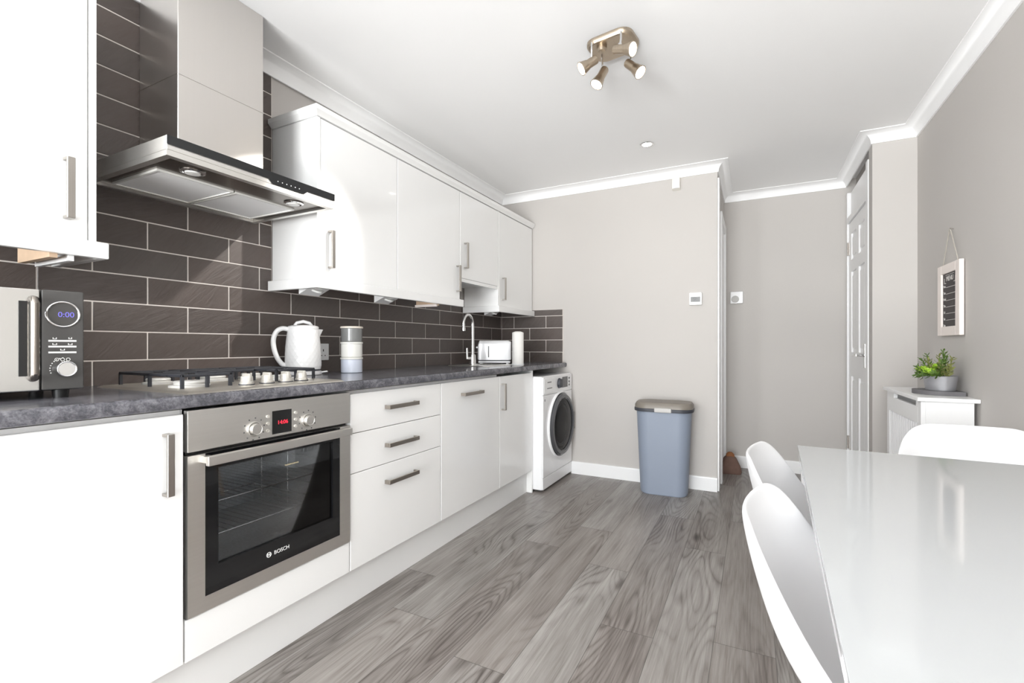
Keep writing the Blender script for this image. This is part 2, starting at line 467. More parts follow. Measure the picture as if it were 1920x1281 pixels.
# coving swept round the room with mitred corners
def sweep(path, prof):
    mb = MB(); n = len(path); rings = []
    for i, p in enumerate(path):
        p = Vector(p)
        d0 = (p - Vector(path[i - 1])).normalized() if i else None
        d1 = (Vector(path[i + 1]) - p).normalized() if i < n - 1 else None
        n0 = Vector((d0.y, -d0.x)) if d0 is not None else None
        n1 = Vector((d1.y, -d1.x)) if d1 is not None else None
        if n0 is None: nn = n1
        elif n1 is None: nn = n0
        else:
            nn = (n0 + n1); nn = nn / nn.dot(n0) if nn.dot(n0) else n0
        rings.append([(p.x + nn.x * q[0], p.y + nn.y * q[0], q[1]) for q in prof])
    mb.loft(rings); return mb
R_ = CEIL - COVZ
cov = [(0, COVZ), (.008, COVZ)] + [(.008 + (.072 - .008) * (1 - math.cos(a)), COVZ + (R_ - .004) * math.sin(a) * .97 + .002) for a in [PI / 2 * k / 8 for k in range(9)]] + [(.074, CEIL), (0, CEIL)]
path = [(0, YREAR), (0, YB), (XH, YB), (XH, YH), (XD, YH), (XD, YN), (XR, YN), (XR, YREAR)]
struct('trim_1', sweep(path, cov), 'ceiling', smooth=50)
sk = [(0, 0), (.016, 0), (.016, .088), (.011, .099), (0, .099)]
struct('baseboard_back', sweep([(.655, YB), (XH, YB)], sk), 'trim')
struct('baseboard_hall', sweep([(XH, YH), (XD, YH)], sk), 'trim')
struct('baseboard_right', sweep([(XR, YN), (XR, YREAR)], sk), 'trim')
struct('baseboard_nib', sweep([(XD + .0, YN), (XR - .016, YN)], sk), 'trim')
# white corner trim of the hall opening and the frame of the door on the hall's left side
b = MB(); b.box(XH, XH + .012, YB + .012, YB + .10, 0, 2.26, .002); struct('trim_2', b, 'trim')
d2 = MB()
d2.box(XH, XH + .02, 3.90, 3.97, 0, 2.07, .003); d2.box(XH, XH + .02, 4.42, 4.49, 0, 2.07, .003); d2.box(XH, XH + .0198, 3.97, 4.42, 2.0, 2.07, .003)
d2 = struct('door_2', d2, 'trim')
b = MB(); b.box(XH - .03, XH + .004, 3.97, 4.42, 0.004, 2.0); part('door_leaf', b, 'trim', d2)

# six-panel door on the right of the hall
fr = MB()
fr.box(XD - .006, XD + .05, YN + .10, YN + .165, 0, 2.24, .004); fr.box(XD - .006, XD + .05, 4.465, 4.50, 0, 2.24, .004)
fr.box(XD - .006, XD + .0495, YN + .165, 4.465, 1.995, 2.04, .003); fr.box(XD + .02, XD + .0490, YN + .165, 4.465, 2.04, 2.24)
d1 = struct('door_1', fr, 'trim')
leaf = MB(); Y0, Y1 = YN + .170, 4.460
ys = [Y0, Y0 + .095, (Y0 + Y1) / 2 - .045, (Y0 + Y1) / 2 + .045, Y1 - .095, Y1]
zs = [.008, .20, .82, 1.00, 1.61, 1.70, 1.90, 1.990]
XF = XD + .006
for k in (0, 2, 4): leaf.box(XF, XF + .038, ys[k], ys[k + 1], zs[0], zs[7])
for k in (1, 3):
    for q in (0, 2, 4, 6): leaf.box(XF, XF + .0378, ys[k], ys[k + 1], zs[q], zs[q + 1])
    for q in (1, 3, 5):
        leaf.box(XF + .012, XF + .03, ys[k], ys[k + 1], zs[q], zs[q + 1])
        leaf.box(XF + .003, XF + .02, ys[k] + .03, ys[k + 1] - .03, zs[q] + .03, zs[q + 1] - .03, .008, 2)
lf = part('door_leaf', leaf, 'trim', d1)
hd = MB(); hd.box(XF - .008, XF, Y0 + .045, Y0 + .085, .90, 1.06, .003); hd.cyl((XF - .004, Y0 + .065, .985), (XF - .05, Y0 + .065, .985), .009)
hd.tube([(XF - .046, Y0 + .065, .985), (XF - .050, Y0 + .10, .985), (XF - .046, Y0 + .175, .982)], [.010, .010, .008]); part('lever_handle', hd, 'chrome', lf, label='chrome lever handle')
for zz in (.30, 1.80):
    h_ = MB(); h_.box(XF - .004, XF + .002, Y1 - .028, Y1 + .022, zz - .05, zz + .05, .001); h_.cyl((XF - .007, Y1 + .002, zz - .05), (XF - .007, Y1 + .002, zz + .05), .006, n=12)
    part('hinge', h_, 'nickel', d1, label='steel hinge')

# ------------------------------------------------------------------ tiled splashback
TL, TP, G = .303, .1015, .0044
def tiles(mb, u0, u1, z0, z1, phA, phB, fn):
    k0 = int(math.floor((z0 - .996) / TP))
    k = k0
    while .996 + k * TP < z1:
        za, zb = max(z0, .996 + k * TP + G / 2), min(z1, .996 + (k + 1) * TP - G / 2)
        ph = phA if k % 2 == 0 else phB
        j = int(math.floor((u0 - ph) / TL))
        while ph + j * TL < u1:
            ua, ub = max(u0, ph + j * TL + G / 2), min(u1, ph + (j + 1) * TL - G / 2)
            if ub - ua > .004 and zb - za > .004: fn(mb, ua, ub, za, zb)
            j += 1
        k += 1
def tl(mb, ua, ub, za, zb): mb.box(-.007, 0, ua, ub, za, zb, .0012, 1)
def tb(mb, ua, ub, za, zb): mb.box(ua, ub, YB - .008, YB - .001, za, zb, .0012, 1)
gr = MB(); gr.box(-.009, -.0015, -.6, YB - .001, .90, 1.3535); gr.box(-.009, -.00151, .10, 1.436, 1.3535, 2.30); gr.box(-.0015, .576, YB - .0065, YB - .0001, .90, 1.3535)
gr.box(.576, .579, YB - .009, YB - .0001, .912, 1.3535)
ws = struct('wall_tiling', gr, 'grout')
t1 = MB(); tiles(t1, -.6, YB - .009, .905, 1.2990, .9325, 1.072, tl); tiles(t1, .10, 1.434, 1.3010, 2.30, .9325, 1.072, tl)
tiles(t1, 1.4385, YB - .009, 1.3010, 1.352, .9325, 1.072, tl); tiles(t1, -.6, .096, 1.3010, 1.352, .9325, 1.072, tl)
tiles(t1, .001, .576, .905, 1.352, .122, .273, tb)
part('tile_courses', t1, 'tile', ws, flat=True)

# ------------------------------------------------------------------ kitchen handles
def pull(mb, x, y, z, L, vertical, w=.016, st=.03):
    th = .0075
    if vertical:
        mb.box(x + st - th, x + st, y - w / 2, y + w / 2, z - L / 2, z + L / 2, .0012, 1)
        for s in (-1, 1):
            zz = z + s * (L / 2 - th / 2)
            mb.box(x, x + st - th, y - w / 2 + .0008, y + w / 2 - .0008, zz - th / 2, zz + th / 2)
    else:
        mb.box(x + st - th, x + st, y - L / 2, y + L / 2, z - w / 2, z + w / 2, .0012, 1)
        for s in (-1, 1):
            yy = y + s * (L / 2 - th / 2)
            mb.box(x, x + st - th, yy - th / 2, yy + th / 2, z - w / 2 + .0008, z + w / 2 - .0008)
    return mb

# ------------------------------------------------------------------ base units
ZD0, ZD1 = .162, .857
def base_unit(name, label, y0, y1, loc_y):
    t = thing(name, label, 'cabinet', (.3, loc_y, .15), 0, 'base units under the worktop')
    return t
GAP = .002
u = base_unit('base_cabinet', 'white gloss base cabinet at the near end, left of the oven, one wide door', .149, .749, .45)
b = MB(); b.box(.02, XD0 - .0205, .149, .747, .150, .868); part('carcass', b, 'carcass', u)
b = MB(); b.box(XD0 - .02, XD0, .149 + GAP, .747 - GAP, ZD0, ZD1, .0015, 1); dr = part('door', b, 'gloss', u)
part('handle', pull(MB(), XD0, .700, .728, .166, True, .018), 'nickel', dr, label='brushed metal bar handle')

u = thing('oven_housing', 'white gloss oven housing with a plain lower panel under the steel oven', 'cabinet', (.3, 1.05, .15), 0, 'base units under the worktop')
b = MB(); b.box(.02, XD0 - .0205, .7485, .7515, .150, .868); b.box(.02, XD0 - .0205, 1.3455, 1.3485, .150, .868); b.box(.02, XD0 - .0205, .7515, 1.3455, .150, .262); part('carcass', b, 'carcass', u)
b = MB(); b.box(XD0 - .02, XD0, .750, 1.347, ZD0, .280, .0015, 1); part('lower_panel', b, 'gloss', u)

u = thing('drawer_unit', 'white gloss unit of three drawers right of the oven', 'cabinet', (.3, 1.65, .15), 0, 'base units under the worktop')
b = MB(); b.box(.02, XD0 - .0205, 1.3505, 1.951, .150, .868); part('carcass', b, 'carcass', u)
for z0, z1, hz in ((.702, ZD1, .785), (.543, .699, .622), (ZD0, .540, .464)):
    b = MB(); b.box(XD0 - .02, XD0, 1.3505 + GAP, 1.951 - GAP, z0, z1, .0015, 1); d_ = part('drawer', b, 'gloss', u)
    part('handle', pull(MB(), XD0, 1.645, hz, .20, False, .018), 'nickelh', d_, label='brushed metal bar handle')

u = thing('integrated_dishwasher', 'white gloss integrated dishwasher front with one horizontal handle near the top', 'dishwasher', (.3, 2.26, .15), 0, 'base units under the worktop')
b = MB(); b.box(.02, XD0 - .0205, 1.953, 2.565, .150, .868); part('body', b, 'carcass', u)
b = MB(); b.box(XD0 - .02, XD0, 1.953 + GAP, 2.565 - GAP, ZD0, ZD1, .0015, 1); d_ = part('door', b, 'gloss', u)
part('handle', pull(MB(), XD0, 2.235, .785, .20, False, .018), 'nickelh', d_, label='brushed metal bar handle')

u = thing('sink_cabinet', 'white gloss base cabinet beside the washing machine, narrow door with upright handle', 'cabinet', (.3, 2.8, .15), 0, 'base units under the worktop')
b = MB(); b.box(.02, XD0 - .0205, 2.567, 3.047, .150, .70); part('carcass', b, 'carcass', u)
b = MB(); b.box(XD0 - .02, XD0, 2.567 + GAP, 3.047 - GAP, ZD0, ZD1, .0015, 1); d_ = part('door', b, 'gloss', u)
part('handle', pull(MB(), XD0, 2.600, .728, .166, True, .018), 'nickel', d_, label='brushed metal bar handle')
b = MB(); b.box(.02, XD0 - .002, 3.048, 3.066, 0.0, .872, .001, 1); part('end_panel', b, 'gloss', u)

b = MB(); b.box(.525, .544, .149, 3.047, .0, .149, .001, 1)
tag(part('plinth', b, 'carcass'), 'long white plinth board along the floor under the base units', 'plinth')

# worktop with a cut-out for the sink, rounded front edge
SX0, SX1, SY0, SY1 = .15, .43, 2.835, 3.020
ZT0, ZT1, WF = .874, .911, .612
wt = MB()
prof = [(WF - .012, ZT0), (WF - .003, ZT0 + .003), (WF, ZT0 + .012), (WF, ZT1 - .012), (WF - .0035, ZT1 - .0035), (WF - .012, ZT1)]
def wtp(x0): return [(x0, ZT0)] + prof + [(x0, ZT1)]
wt.prism(wtp(.002), 'y', .10, SY0); wt.prism(wtp(.002), 'y', SY1, YB - .009)
wt.prism(wtp(SX1), 'y', SY0, SY1); wt.box(.002, SX0, SY0, SY1, ZT0, ZT1)
bmesh.ops.remove_doubles(wt.b, verts=wt.b.verts, dist=1e-5)
tag(part('worktop', wt, 'worktop'), 'continuous dark grey slate-effect worktop along the left wall', 'worktop')

# ------------------------------------------------------------------ oven
ov = thing('built_in_oven', 'stainless steel built-in oven with black glass door under the hob', 'oven', (.3, 1.05, .282))
OX = .592
b = MB(); b.box(XD0 - .015, OX, .7525, 1.3445, .748, .866, .0025, 2); cp = part('control_panel', b, 'steel', ov)
for ky in (.949, 1.148):
    k_ = MB(); k_.cyl((OX, ky, .785), (OX + .016, ky, .785), .019, .0175, 32); k_.torus((OX + .002, ky, .785), (1, 0, 0), .022, .0018, 36, 8); k_.torus((OX + .016, ky, .785), (1, 0, 0), .0165, .0012, 36, 8)
    part('knob', k_, 'steel', cp)
    pr = MB()
    for i in range(10):
        a = 2 * PI * i / 10 + .2
        pr.box(OX, OX + .0004, ky + .034 * math.cos(a) - .0022, ky + .034 * math.cos(a) + .0022, .785 + .034 * math.sin(a) - .0022, .785 + .034 * math.sin(a) + .0022)
    part('dial_marks', pr, 'print', cp)
ds = MB(); ds.box(OX, OX + .001, 1.011, 1.083, .757, .833); dsp = part('display', ds, 'dim', cp)
part('display_digits', text_mb('14:06', .018, face_px(OX + .0016, 1.049, .793)), 'red', dsp, flat=True)
for bz in (.772, .795, .818):
    for by in (.995, 1.099):
        k_ = MB(); k_.cyl((OX, by, bz), (OX + .004, by, bz), .0055, .005, 16); part('button', k_, 'knob', cp)
# door: steel frame ring, black glass ring, clear pane
def ring(mb, x0, x1, Y, Z):       # outer y0,y3 inner y1,y2
    mb.box(x0, x1, Y[0], Y[1], Z[0], Z[3]); mb.box(x0, x1, Y[2], Y[3], Z[0], Z[3])
    mb.box(x0, x1, Y[1], Y[2], Z[0], Z[1]); mb.box(x0, x1, Y[1], Y[2], Z[2], Z[3]); return mb
b = ring(MB(), XD0 - .012, OX, (.7525, .800, 1.295, 1.3445), (.284, .327, .7379, .738))
od = part('oven_door', b, 'steel', ov)
b = ring(MB(), XD0 - .013, OX - .0012, (.800, .838, 1.262, 1.295), (.327, .405, .690, .7375)); part('door_glass_surround', b, 'blackglass', od)
b = MB(); b.box(XD0 - .008, XD0 - .004, .838, 1.262, .405, .690); part('door_window', b, 'ovenglass', od, label='see-through tinted oven window')
b = MB(); b.box(XD0 - .03, XD0 - .014, .756, 1.341, .7385, .7475); part('vent_gap', b, 'black', ov)
hb = MB(); hb.box(OX + .032, OX + .048, .782, 1.313, .709, .737, .003, 2)
for yy in (.790, 1.295): hb.box(OX, OX + .033, yy, yy + .018, .713, .733, .001, 1)
part('handle', hb, 'steel', od, label='wide square steel bar handle')
lg = text_mb('BOSCH', .0175, face_px(OX - .0006, 1.047, .367))
lg.torus((OX - .0004, 1.000, .368), (1, 0, 0), .0078, .0009, 28, 6)
for s in (-1, 1): lg.box(OX - .0012, OX, 1.000 + s * .0038 - .0012, 1.000 + s * .0038 + .0012, .363, .373)
lg.box(OX - .0012, OX, .998, 1.002, .3672, .3688)
part('maker_logo', lg, 'whiteprint', od, flat=True)
mk = MB()
for i in range(9): mk.box(XD0 - .0039, XD0 - .0034, 1.066 + i * .0060, 1.066 + i * .0060 + .0042, .641, .645)
part('model_mark', mk, 'goldprint', od)
cv = MB(); cv.quad((.12, .84, .40), (.12, 1.265, .40), (.12, 1.265, .70), (.12, .84, .70))
for q in (((.12, .84, .40), (XD0 - .013, .84, .40), (XD0 - .013, 1.265, .40), (.12, 1.265, .40)), ((.12, .84, .70), (.12, 1.265, .70), (XD0 - .013, 1.265, .70), (XD0 - .013, .84, .70)),
          ((.12, .84, .40), (.12, .84, .70), (XD0 - .013, .84, .70), (XD0 - .013, .84, .40)), ((.12, 1.265, .40), (XD0 - .013, 1.265, .40), (XD0 - .013, 1.265, .70), (.12, 1.265, .70))): cv.quad(*q)
part('oven_cavity', cv, 'cavity', ov)
sh = MB()
sh.box(.02, .118, .77, 1.33, .30, .74); part('oven_casing', sh, 'black', ov)
for zz in (.475, .575):
    rk = MB()
    rk.tube([(.14, .852, zz), (XD0 - .045, .852, zz)], .003, 8); rk.tube([(.14, 1.253, zz), (XD0 - .045, 1.253, zz)], .003, 8)
    rk.tube([(XD0 - .045, .852, zz), (XD0 - .045, 1.253, zz)], .003, 8); rk.tube([(.14, .852, zz), (.14, 1.253, zz)], .003, 8)
    for i in range(1, 16): rk.tube([(.14, .852 + i * .025, zz), (XD0 - .045, .852 + i * .025, zz)], .0014, 6)
    part('wire_shelf', rk, 'chrome', ov)
for yy in (.844, 1.260):
    rr = MB()
    for xx in (.18, .34, XD0 - .03): rr.tube([(xx, yy, .42), (xx, yy, .685)], .0028, 8)
    for zz in (.44, .470, .520, .570, .62, .67): rr.tube([(.15, yy, zz), (XD0 - .022, yy, zz)], .0026, 8)
    part('side_rack', rr, 'chrome', ov)

# ------------------------------------------------------------------ hob
hb = thing('gas_hob', 'steel gas hob with black pan supports set in the worktop above the oven', 'hob', (.33, 1.04, ZT1))
HY0, HY1, HX0, HX1 = .752, 1.318, .075, .590
b = MB()
lo = [(x, y, ZT1) for x, y in ((HX0, HY0), (HX1, HY0), (HX1, HY1), (HX0, HY1))]
hi = [(x, y, ZT1 + .007) for x, y in ((HX0 + .012, HY0 + .012), (HX1 - .012, HY0 + .012), (HX1 - .012, HY1 - .012), (HX0 + .012, HY1 - .012))]
b.loft([lo, hi]); part('hob_plate', b, 'hob', hb)
ZH = ZT1 + .007
burn = [(.19, .875, .036), (.40, .862, .045), (.205, 1.045, .045), (.19, 1.205, .036), (.385, 1.19, .028)]
for bx, by, br in burn:
    k_ = MB(); k_.lathe([(br * 1.25, 0), (br * 1.25, .006), (br * .95, .009), (br * .95, .013), (br * 1.0, .014), (br * .93, .019), (.001, .020)], 32, Matrix.Translation((bx, by, ZH)), True, False)
    part('burner', k_, 'burner', hb)
def support(y0, y1, x0, x1, cxs):
    g = MB(); z1 = ZH + .043; r = .0042
    def bar(a, c, h=.009): 
        x0_, x1_ = min(a[0], c[0]), max(a[0], c[0]); y0_, y1_ = min(a[1], c[1]), max(a[1], c[1])
        g.box(x0_ - r, x1_ + r, y0_ - r, y1_ + r, z1 - h, z1, .002, 1)
    bar((x0, y0), (x0, y1)); bar((x1, y0), (x1, y1)); bar((x0, y0), (x1, y0)); bar((x0, y1), (x1, y1))
    for (cx, cy) in cxs:
        bar((cx, y0), (cx, cy - .020)); bar((cx, cy + .020), (cx, y1))
    ym = [(y0), (y1)]
    for xx in (x0, x1):
        for yy in (y0, y1, (y0 + y1) / 2):
            g.box(xx - r, xx + r, yy - r, yy + r, ZH, z1 - .005)
    for xx in ((x0 + x1) / 2,):
        for yy in (y0, y1):
            g.box(xx - r, xx + r, yy - r, yy + r, ZH, z1 - .005)
            bar((xx, yy), (xx, yy))
    bar(((x0 + x1) / 2, y0), ((x0 + x1) / 2, y1))
    return g
part('pan_support', support(.800, .945, .115, .475, [(.19, .875), (.40, .862)]), 'iron', hb)
part('pan_support', support(.958, 1.125, .115, .330, [(.205, 1.045)]), 'iron', hb)
part('pan_support', support(1.138, 1.300, .115, .440, [(.19, 1.205), (.385, 1.19)]), 'iron', hb)
for ky in (.985, 1.058, 1.130, 1.196):
    k_ = MB(); k_.lathe([(.021, 0), (.0215, .004), (.0215, .009), (.019, .011), (.018, .026), (.0165, .029), (.001, .030)], 28, Matrix.Translation((.500, ky, ZH)), True, False)
    k_.box(.480, .520, ky - .005, ky + .005, ZH + .012, ZH + .038, .003, 2)
    kn = part('knob', k_, 'knob', hb)
    k_ = MB(); k_.cyl((.500, ky, ZH), (.500, ky, ZH + .003), .024, n=28); part('knob_seal', k_, 'bindark', kn)

# ------------------------------------------------------------------ extractor hood
hd = thing('extractor_hood', 'stainless steel chimney extractor hood on the tiled wall above the hob', 'hood', (.02, 1.05, 1.60))
b = MB(); b.box(.0015, .250, .905, 1.219, 1.6525, CEIL, .002, 1); ch = part('chimney', b, 'steelv', hd)
b = MB(); b.box(.0015, .2515, .9035, 1.2205, 1.975, 1.9765); part('chimney_seam', b, 'steelv', ch)
HZ0, HZ1 = 1.594, 1.6525
b = MB(); b.box(.0015, .500, .746, 1.349, HZ0 + .016, HZ1, .0015, 1)
b.box(.0015, .020, .746, 1.349, HZ0, HZ0 + .016); b.box(.478, .500, .746, 1.349, HZ0, HZ0 + .016); b.box(.020, .478, .746, .766, HZ0, HZ0 + .016); b.box(.020, .478, 1.329, 1.349, HZ0, HZ0 + .016)
cb = part('canopy', b, 'steel', hd)
b = MB(); b.prism([(.746, HZ1 - .001), (.746, HZ1 - .027), (1.065, HZ1 - .027), (1.080, HZ1 - .041), (1.205, HZ1 - .041), (1.222, HZ1 - .027), (1.349, HZ1 - .027), (1.349, HZ1 - .001)], 'x', .500, .5035)
gp = part('control_strip', b, 'blackglass', hd, label='black glass control strip along the hood front')
for i in range(6):
    k_ = MB(); yy = 1.097 + i * .0175; k_.cyl((.5035, yy, HZ1 - .027), (.5045, yy, HZ1 - .027), .0017, n=10); part('touch_key', k_, 'whiteprint', gp)
b = MB(); b.box(.335, .477, .767, 1.328, HZ0 + .008, HZ0 + .0158); b.box(.021, .055, .767, 1.328, HZ0 + .0082, HZ0 + .0158); b.box(.055, .335, .767, .800, HZ0 + .0082, HZ0 + .0158); b.box(.055, .335, 1.297, 1.328, HZ0 + .0082, HZ0 + .0158); b.box(.055, .335, 1.046, 1.051, HZ0 + .0083, HZ0 + .0158)
part('underside_panel', b, 'steel_darkrefl', hd)  # dark tile reflection painted as a darker steel colour
for y0, y1 in ((.801, 1.045), (1.052, 1.296)):
    f_ = MB(); f_.box(.062, .328, y0 + .007, y1 - .007, HZ0 + .005, HZ0 + .013); ff = part('grease_filter', f_, 'mesh', hd, label='pale metal mesh grease filter')
    f_ = ring(MB(), .0, .0, (0, 0, 0, 0), (0, 0, 0, 0)) if False else MB()
    f_.box(.056, .062, y0, y1, HZ0 + .002, HZ0 + .013); f_.box(.328, .334, y0, y1, HZ0 + .002, HZ0 + .013); f_.box(.062, .328, y0, y0 + .007, HZ0 + .002, HZ0 + .013); f_.box(.062, .328, y1 - .007, y1, HZ0 + .002, HZ0 + .013)
    part('filter_frame', f_, 'canwhite', ff)
for yy in (.868, 1.238):
    l_ = MB(); l_.lathe([(.034, 0), (.036, -.003), (.028, -.006), (.026, -.003)], 32, Matrix.Translation((.405, yy, HZ0 + .008)), True, True); ll = part('lamp_ring', l_, 'chrome', hd)
    l_ = MB(); l_.lathe([(.022, -.003), (.021, -.008), (.001, -.009)], 24, Matrix.Translation((.405, yy, HZ0 + .008)), True, False); part('lamp_glass', l_, 'hoodbulb', ll)

# ------------------------------------------------------------------ wall cabinets
XU, ZU0, ZU1 = .300, 1.346, 2.050
def wall_cab(name, label, y0, y1, z0, z1, doors, ends=(False, False)):
    t = thing(name, label, 'cabinet', (.15, (y0 + y1) / 2, z0), 0, 'white gloss wall cabinets')
    b = MB(); e = .018
    ya, yb = y0 + (e if ends[0] else 0), y1 - (e if ends[1] else 0)
    b.box(.002, XU - .0205, ya, yb, z0 + .002, z1); part('carcass', b, 'carcass', t)
    for k, yy in ((0, y0), (1, y1 - e)):
        if ends[k]:
            p_ = MB(); p_.box(.002, XU, yy, yy + e, z0, z1, .001, 1); part('end_panel', p_, 'gloss', t)
    for d in doors:
        p_ = MB(); p_.box(XU - .02, XU, d[0] + GAP, d[1] - GAP, z0, z1 - .003, .0015, 1); dd = part('door', p_, 'gloss', t)
        if d[2] is not None: part('handle', pull(MB(), XU, d[2], d[3], .168, True, .018), 'nickel', dd, label='brushed metal bar handle')
    return t
def light_rail(t, y0, y1, z1, left=True, right=False, h=.046):
    b = MB(); x = XU + .022
    b.box(x - .022, x, y0, y1, z1 - h, z1, .002, 1)
    if left: b.box(.004, x - .022, y0, y0 + .022, z1 - h, z1 - .0002, .002, 1)
    if right: b.box(.004, x - .022, y1 - .022, y1, z1 - h, z1 - .0002, .002, 1)
    part('light_rail', b, 'gloss', t)
u = wall_cab('wall_cabinet', 'white gloss wall cabinet above the microwave, left of the extractor hood', .13, .663, ZU0, 2.10, [(.13, .644, .596, 1.482)], (False, True))
light_rail(u, .13, .684, ZU0 - .001, False, True)
b = MB(); b.box(.09, .30, .560, .577, ZU0 - .058, ZU0 - .002); b.box(.20, .30, .577, .60, ZU0 - .040, ZU0 - .002); part('batten', b, 'wood', u, label='raw wooden batten under the cabinet')
b = MB(); b.box(.08, .30, .600, .612, ZU0 - .062, ZU0 - .047); part('batten_facing', b, 'white', u)
u = wall_cab('wall_cabinet', 'large white gloss wall cabinet with two doors right of the extractor hood', 1.437, 2.555, ZU0, ZU1, [(1.456, 1.955, 1.503, 1.478), (1.955, 2.555, 2.522, 1.478)], (True, False))
light_rail(u, 1.412, 2.568, ZU0 - .001, True, False)
b = MB(); b.box(.14, .30, 2.30, 2.312, ZU0 - .062, ZU0 - .048); part('batten_facing', b, 'boardframe', u)
b = MB(); b.box(.14, .30, 2.312, 2.330, ZU0 - .056, ZU0 - .002); part('batten', b, 'wood', u, label='raw wooden batten under the cabinet')
u = wall_cab('wall_cabinet', 'short white gloss bridging cabinet over the sink with one small door', 2.557, 3.063, 1.490, ZU1, [(2.557, 3.063, 2.612, 1.640)])
b = MB(); b.box(XU - .025, XU - .002, 2.572, 3.063, 1.466, 1.489, .0015, 1); part('light_rail', b, 'gloss', u)
u = wall_cab('wall_cabinet', 'white gloss wall cabinet in the far corner next to the back wall', 3.065, YB - .012, ZU0, ZU1, [(3.083, YB - .014, 3.136, 1.478)], (True, False))
light_rail(u, 3.040, YB - .012, ZU0 - .001, True, False)
# cornice along the top of the right-hand cabinets
cp_ = [(.0, ZU1 + .001), (.006, ZU1 + .001), (.012, ZU1 + .010), (.024, ZU1 + .020), (.024, ZU1 + .040), (.0, ZU1 + .040)]
def cornice(y0, y1):
    mb = MB(); rings = []
    path = [(.004, y0), (XU, y0), (XU, y1)]
    for i, (x, y) in enumerate(path):
        nx, ny = ((0, -1), (1, -1), (1, 0))[i]
        rings.append([(x + nx * q[0], y + ny * q[0], q[1]) for q in cp_])
    mb.loft(rings)
    mb.box(.004, XU, y0 + .0, y1, ZU1 + .002, ZU1 + .038)
    return mb
tag(part('cabinet_cornice', cornice(1.437, YB - .012), 'gloss'), 'white cornice moulding along the top of the right-hand wall cabinets', 'cornice')
# triangular lights under the cabinets
def wedge(y, lab):
    t = thing('under_cabinet_light', lab, 'light', (.2, y, ZU0 - .002), 0, 'triangular lights under the wall cabinets')
    b = MB(); z = ZU0 - .0022
    b.prism([(.16, z), (.29, z), (.29, z - .012), (.16, z - .062)], 'y', y, y + .11); part('casing', b, 'white', t)
    b = MB(); b.cyl((.215, y + .055, z - .041), (.212, y + .055, z - .049), .026, .024, 24); part('lens', b, 'hoodbulb', t)
wedge(1.455, 'white triangular light under the near end of the two-door wall cabinet')
wedge(1.93, 'white triangular light under the middle of the two-door wall cabinet')
wedge(3.10, 'white triangular light under the far corner wall cabinet')

# ------------------------------------------------------------------ microwave
ang = math.radians(-7)
mw = thing('microwave', 'silver and grey microwave with mirror door at the left end of the worktop', 'microwave', (.39, .60, ZT1), ang)
# local: front face at x=0, right end at y=0, body to -x, left end at y=-.445
MZ0, MZ1 = .020, .280
b = MB(); b.box(-.315, -.012, -.443, -.002, MZ0, MZ1, .006, 2); part('casing', b, 'greypanel', mw, True)
b = MB(); b.box(-.012, .004, -.445, -.086, MZ0 + .002, MZ1 - .001, .003, 2); dd = part('door', b, plain('mirror_silver_door', (196, 195, 192), .12, .85, var=.01), mw, True)
b = MB(); b.box(-.012, .003, -.083, 0, MZ0 + .002, MZ1, .004, 2); pn = part('control_panel', b, 'greypanel', mw, True)
b = MB(); b.box(.004, .0055, -.124, -.108, .060, .248, .0005, 1); part('handle_recess', b, 'black', dd, True)
b = MB(); b.tube([(.005, -.099, .054), (.022, -.099, .056), (.030, -.099, .066), (.030, -.099, .242), (.022, -.099, .252), (.005, -.099, .254)], .0088, 16); part('handle', b, 'steel_darkrefl', dd, True, label='thick chrome bar handle')  # dark reflection on the chrome is put into the bar's colour
b = MB(); b.torus((.004, -.042, .218), (1, 0, 0), .032, .0026, 44, 8); part('display_ring', b, 'chrome', pn, True)
part('display_digits', text_mb('0:00', .019, face_px(.0036, -.036, .217)), 'blue', pn, True, flat=True)
for zz in (.149, .134, .119):
    b = MB(); b.box(.003, .0045, -.070, -.016, zz - .0022, zz + .0022); part('button', b, 'whiteprint', pn, True)
pr = MB()
for (yy, zz, w) in ((-.058, .1555, .008), (-.028, .1560, .007), (-.058, .1405, .009), (-.028, .1405, .009), (-.043, .126, .009)):
    pr.box(.003, .0034, yy - w / 2, yy + w / 2, zz - .0022, zz - .0008); pr.box(.003, .0034, yy - w / 2, yy - w / 2 + .0018, zz - .0022, zz + .0022); pr.box(.003, .0034, yy + w / 2 - .0018, yy + w / 2, zz - .0022, zz + .0022)
for yy in (-.054, -.043, -.032):
    pr.torus((.0033, yy, .1005), (1, 0, 0), .0038, .0007, 16, 6)
for i in range(9):
    a = PI * .55 + i * .22
    pr.box(.003, .0034, -.038 + .029 * math.cos(a) - .0012, -.038 + .029 * math.cos(a) + .0012, .076 + .029 * math.sin(a) - .0012, .076 + .029 * math.sin(a) + .0012)
part('printed_symbols', pr, 'whiteprint', pn, True)
b = MB(); b.cyl((.003, -.038, .076), (.022, -.038, .076), .0215, .020, 32); b.torus((.022, -.038, .076), (1, 0, 0), .0185, .0018, 32, 8); part('dial', b, 'chrome', pn, True)
for fx in (-.03, -.28):
    for fy in (-.40, -.04):
        b = MB(); b.cyl((fx, fy, 0), (fx, fy, MZ0 + .002), .016, .018, 16); part('foot', b, 'black', mw, True)

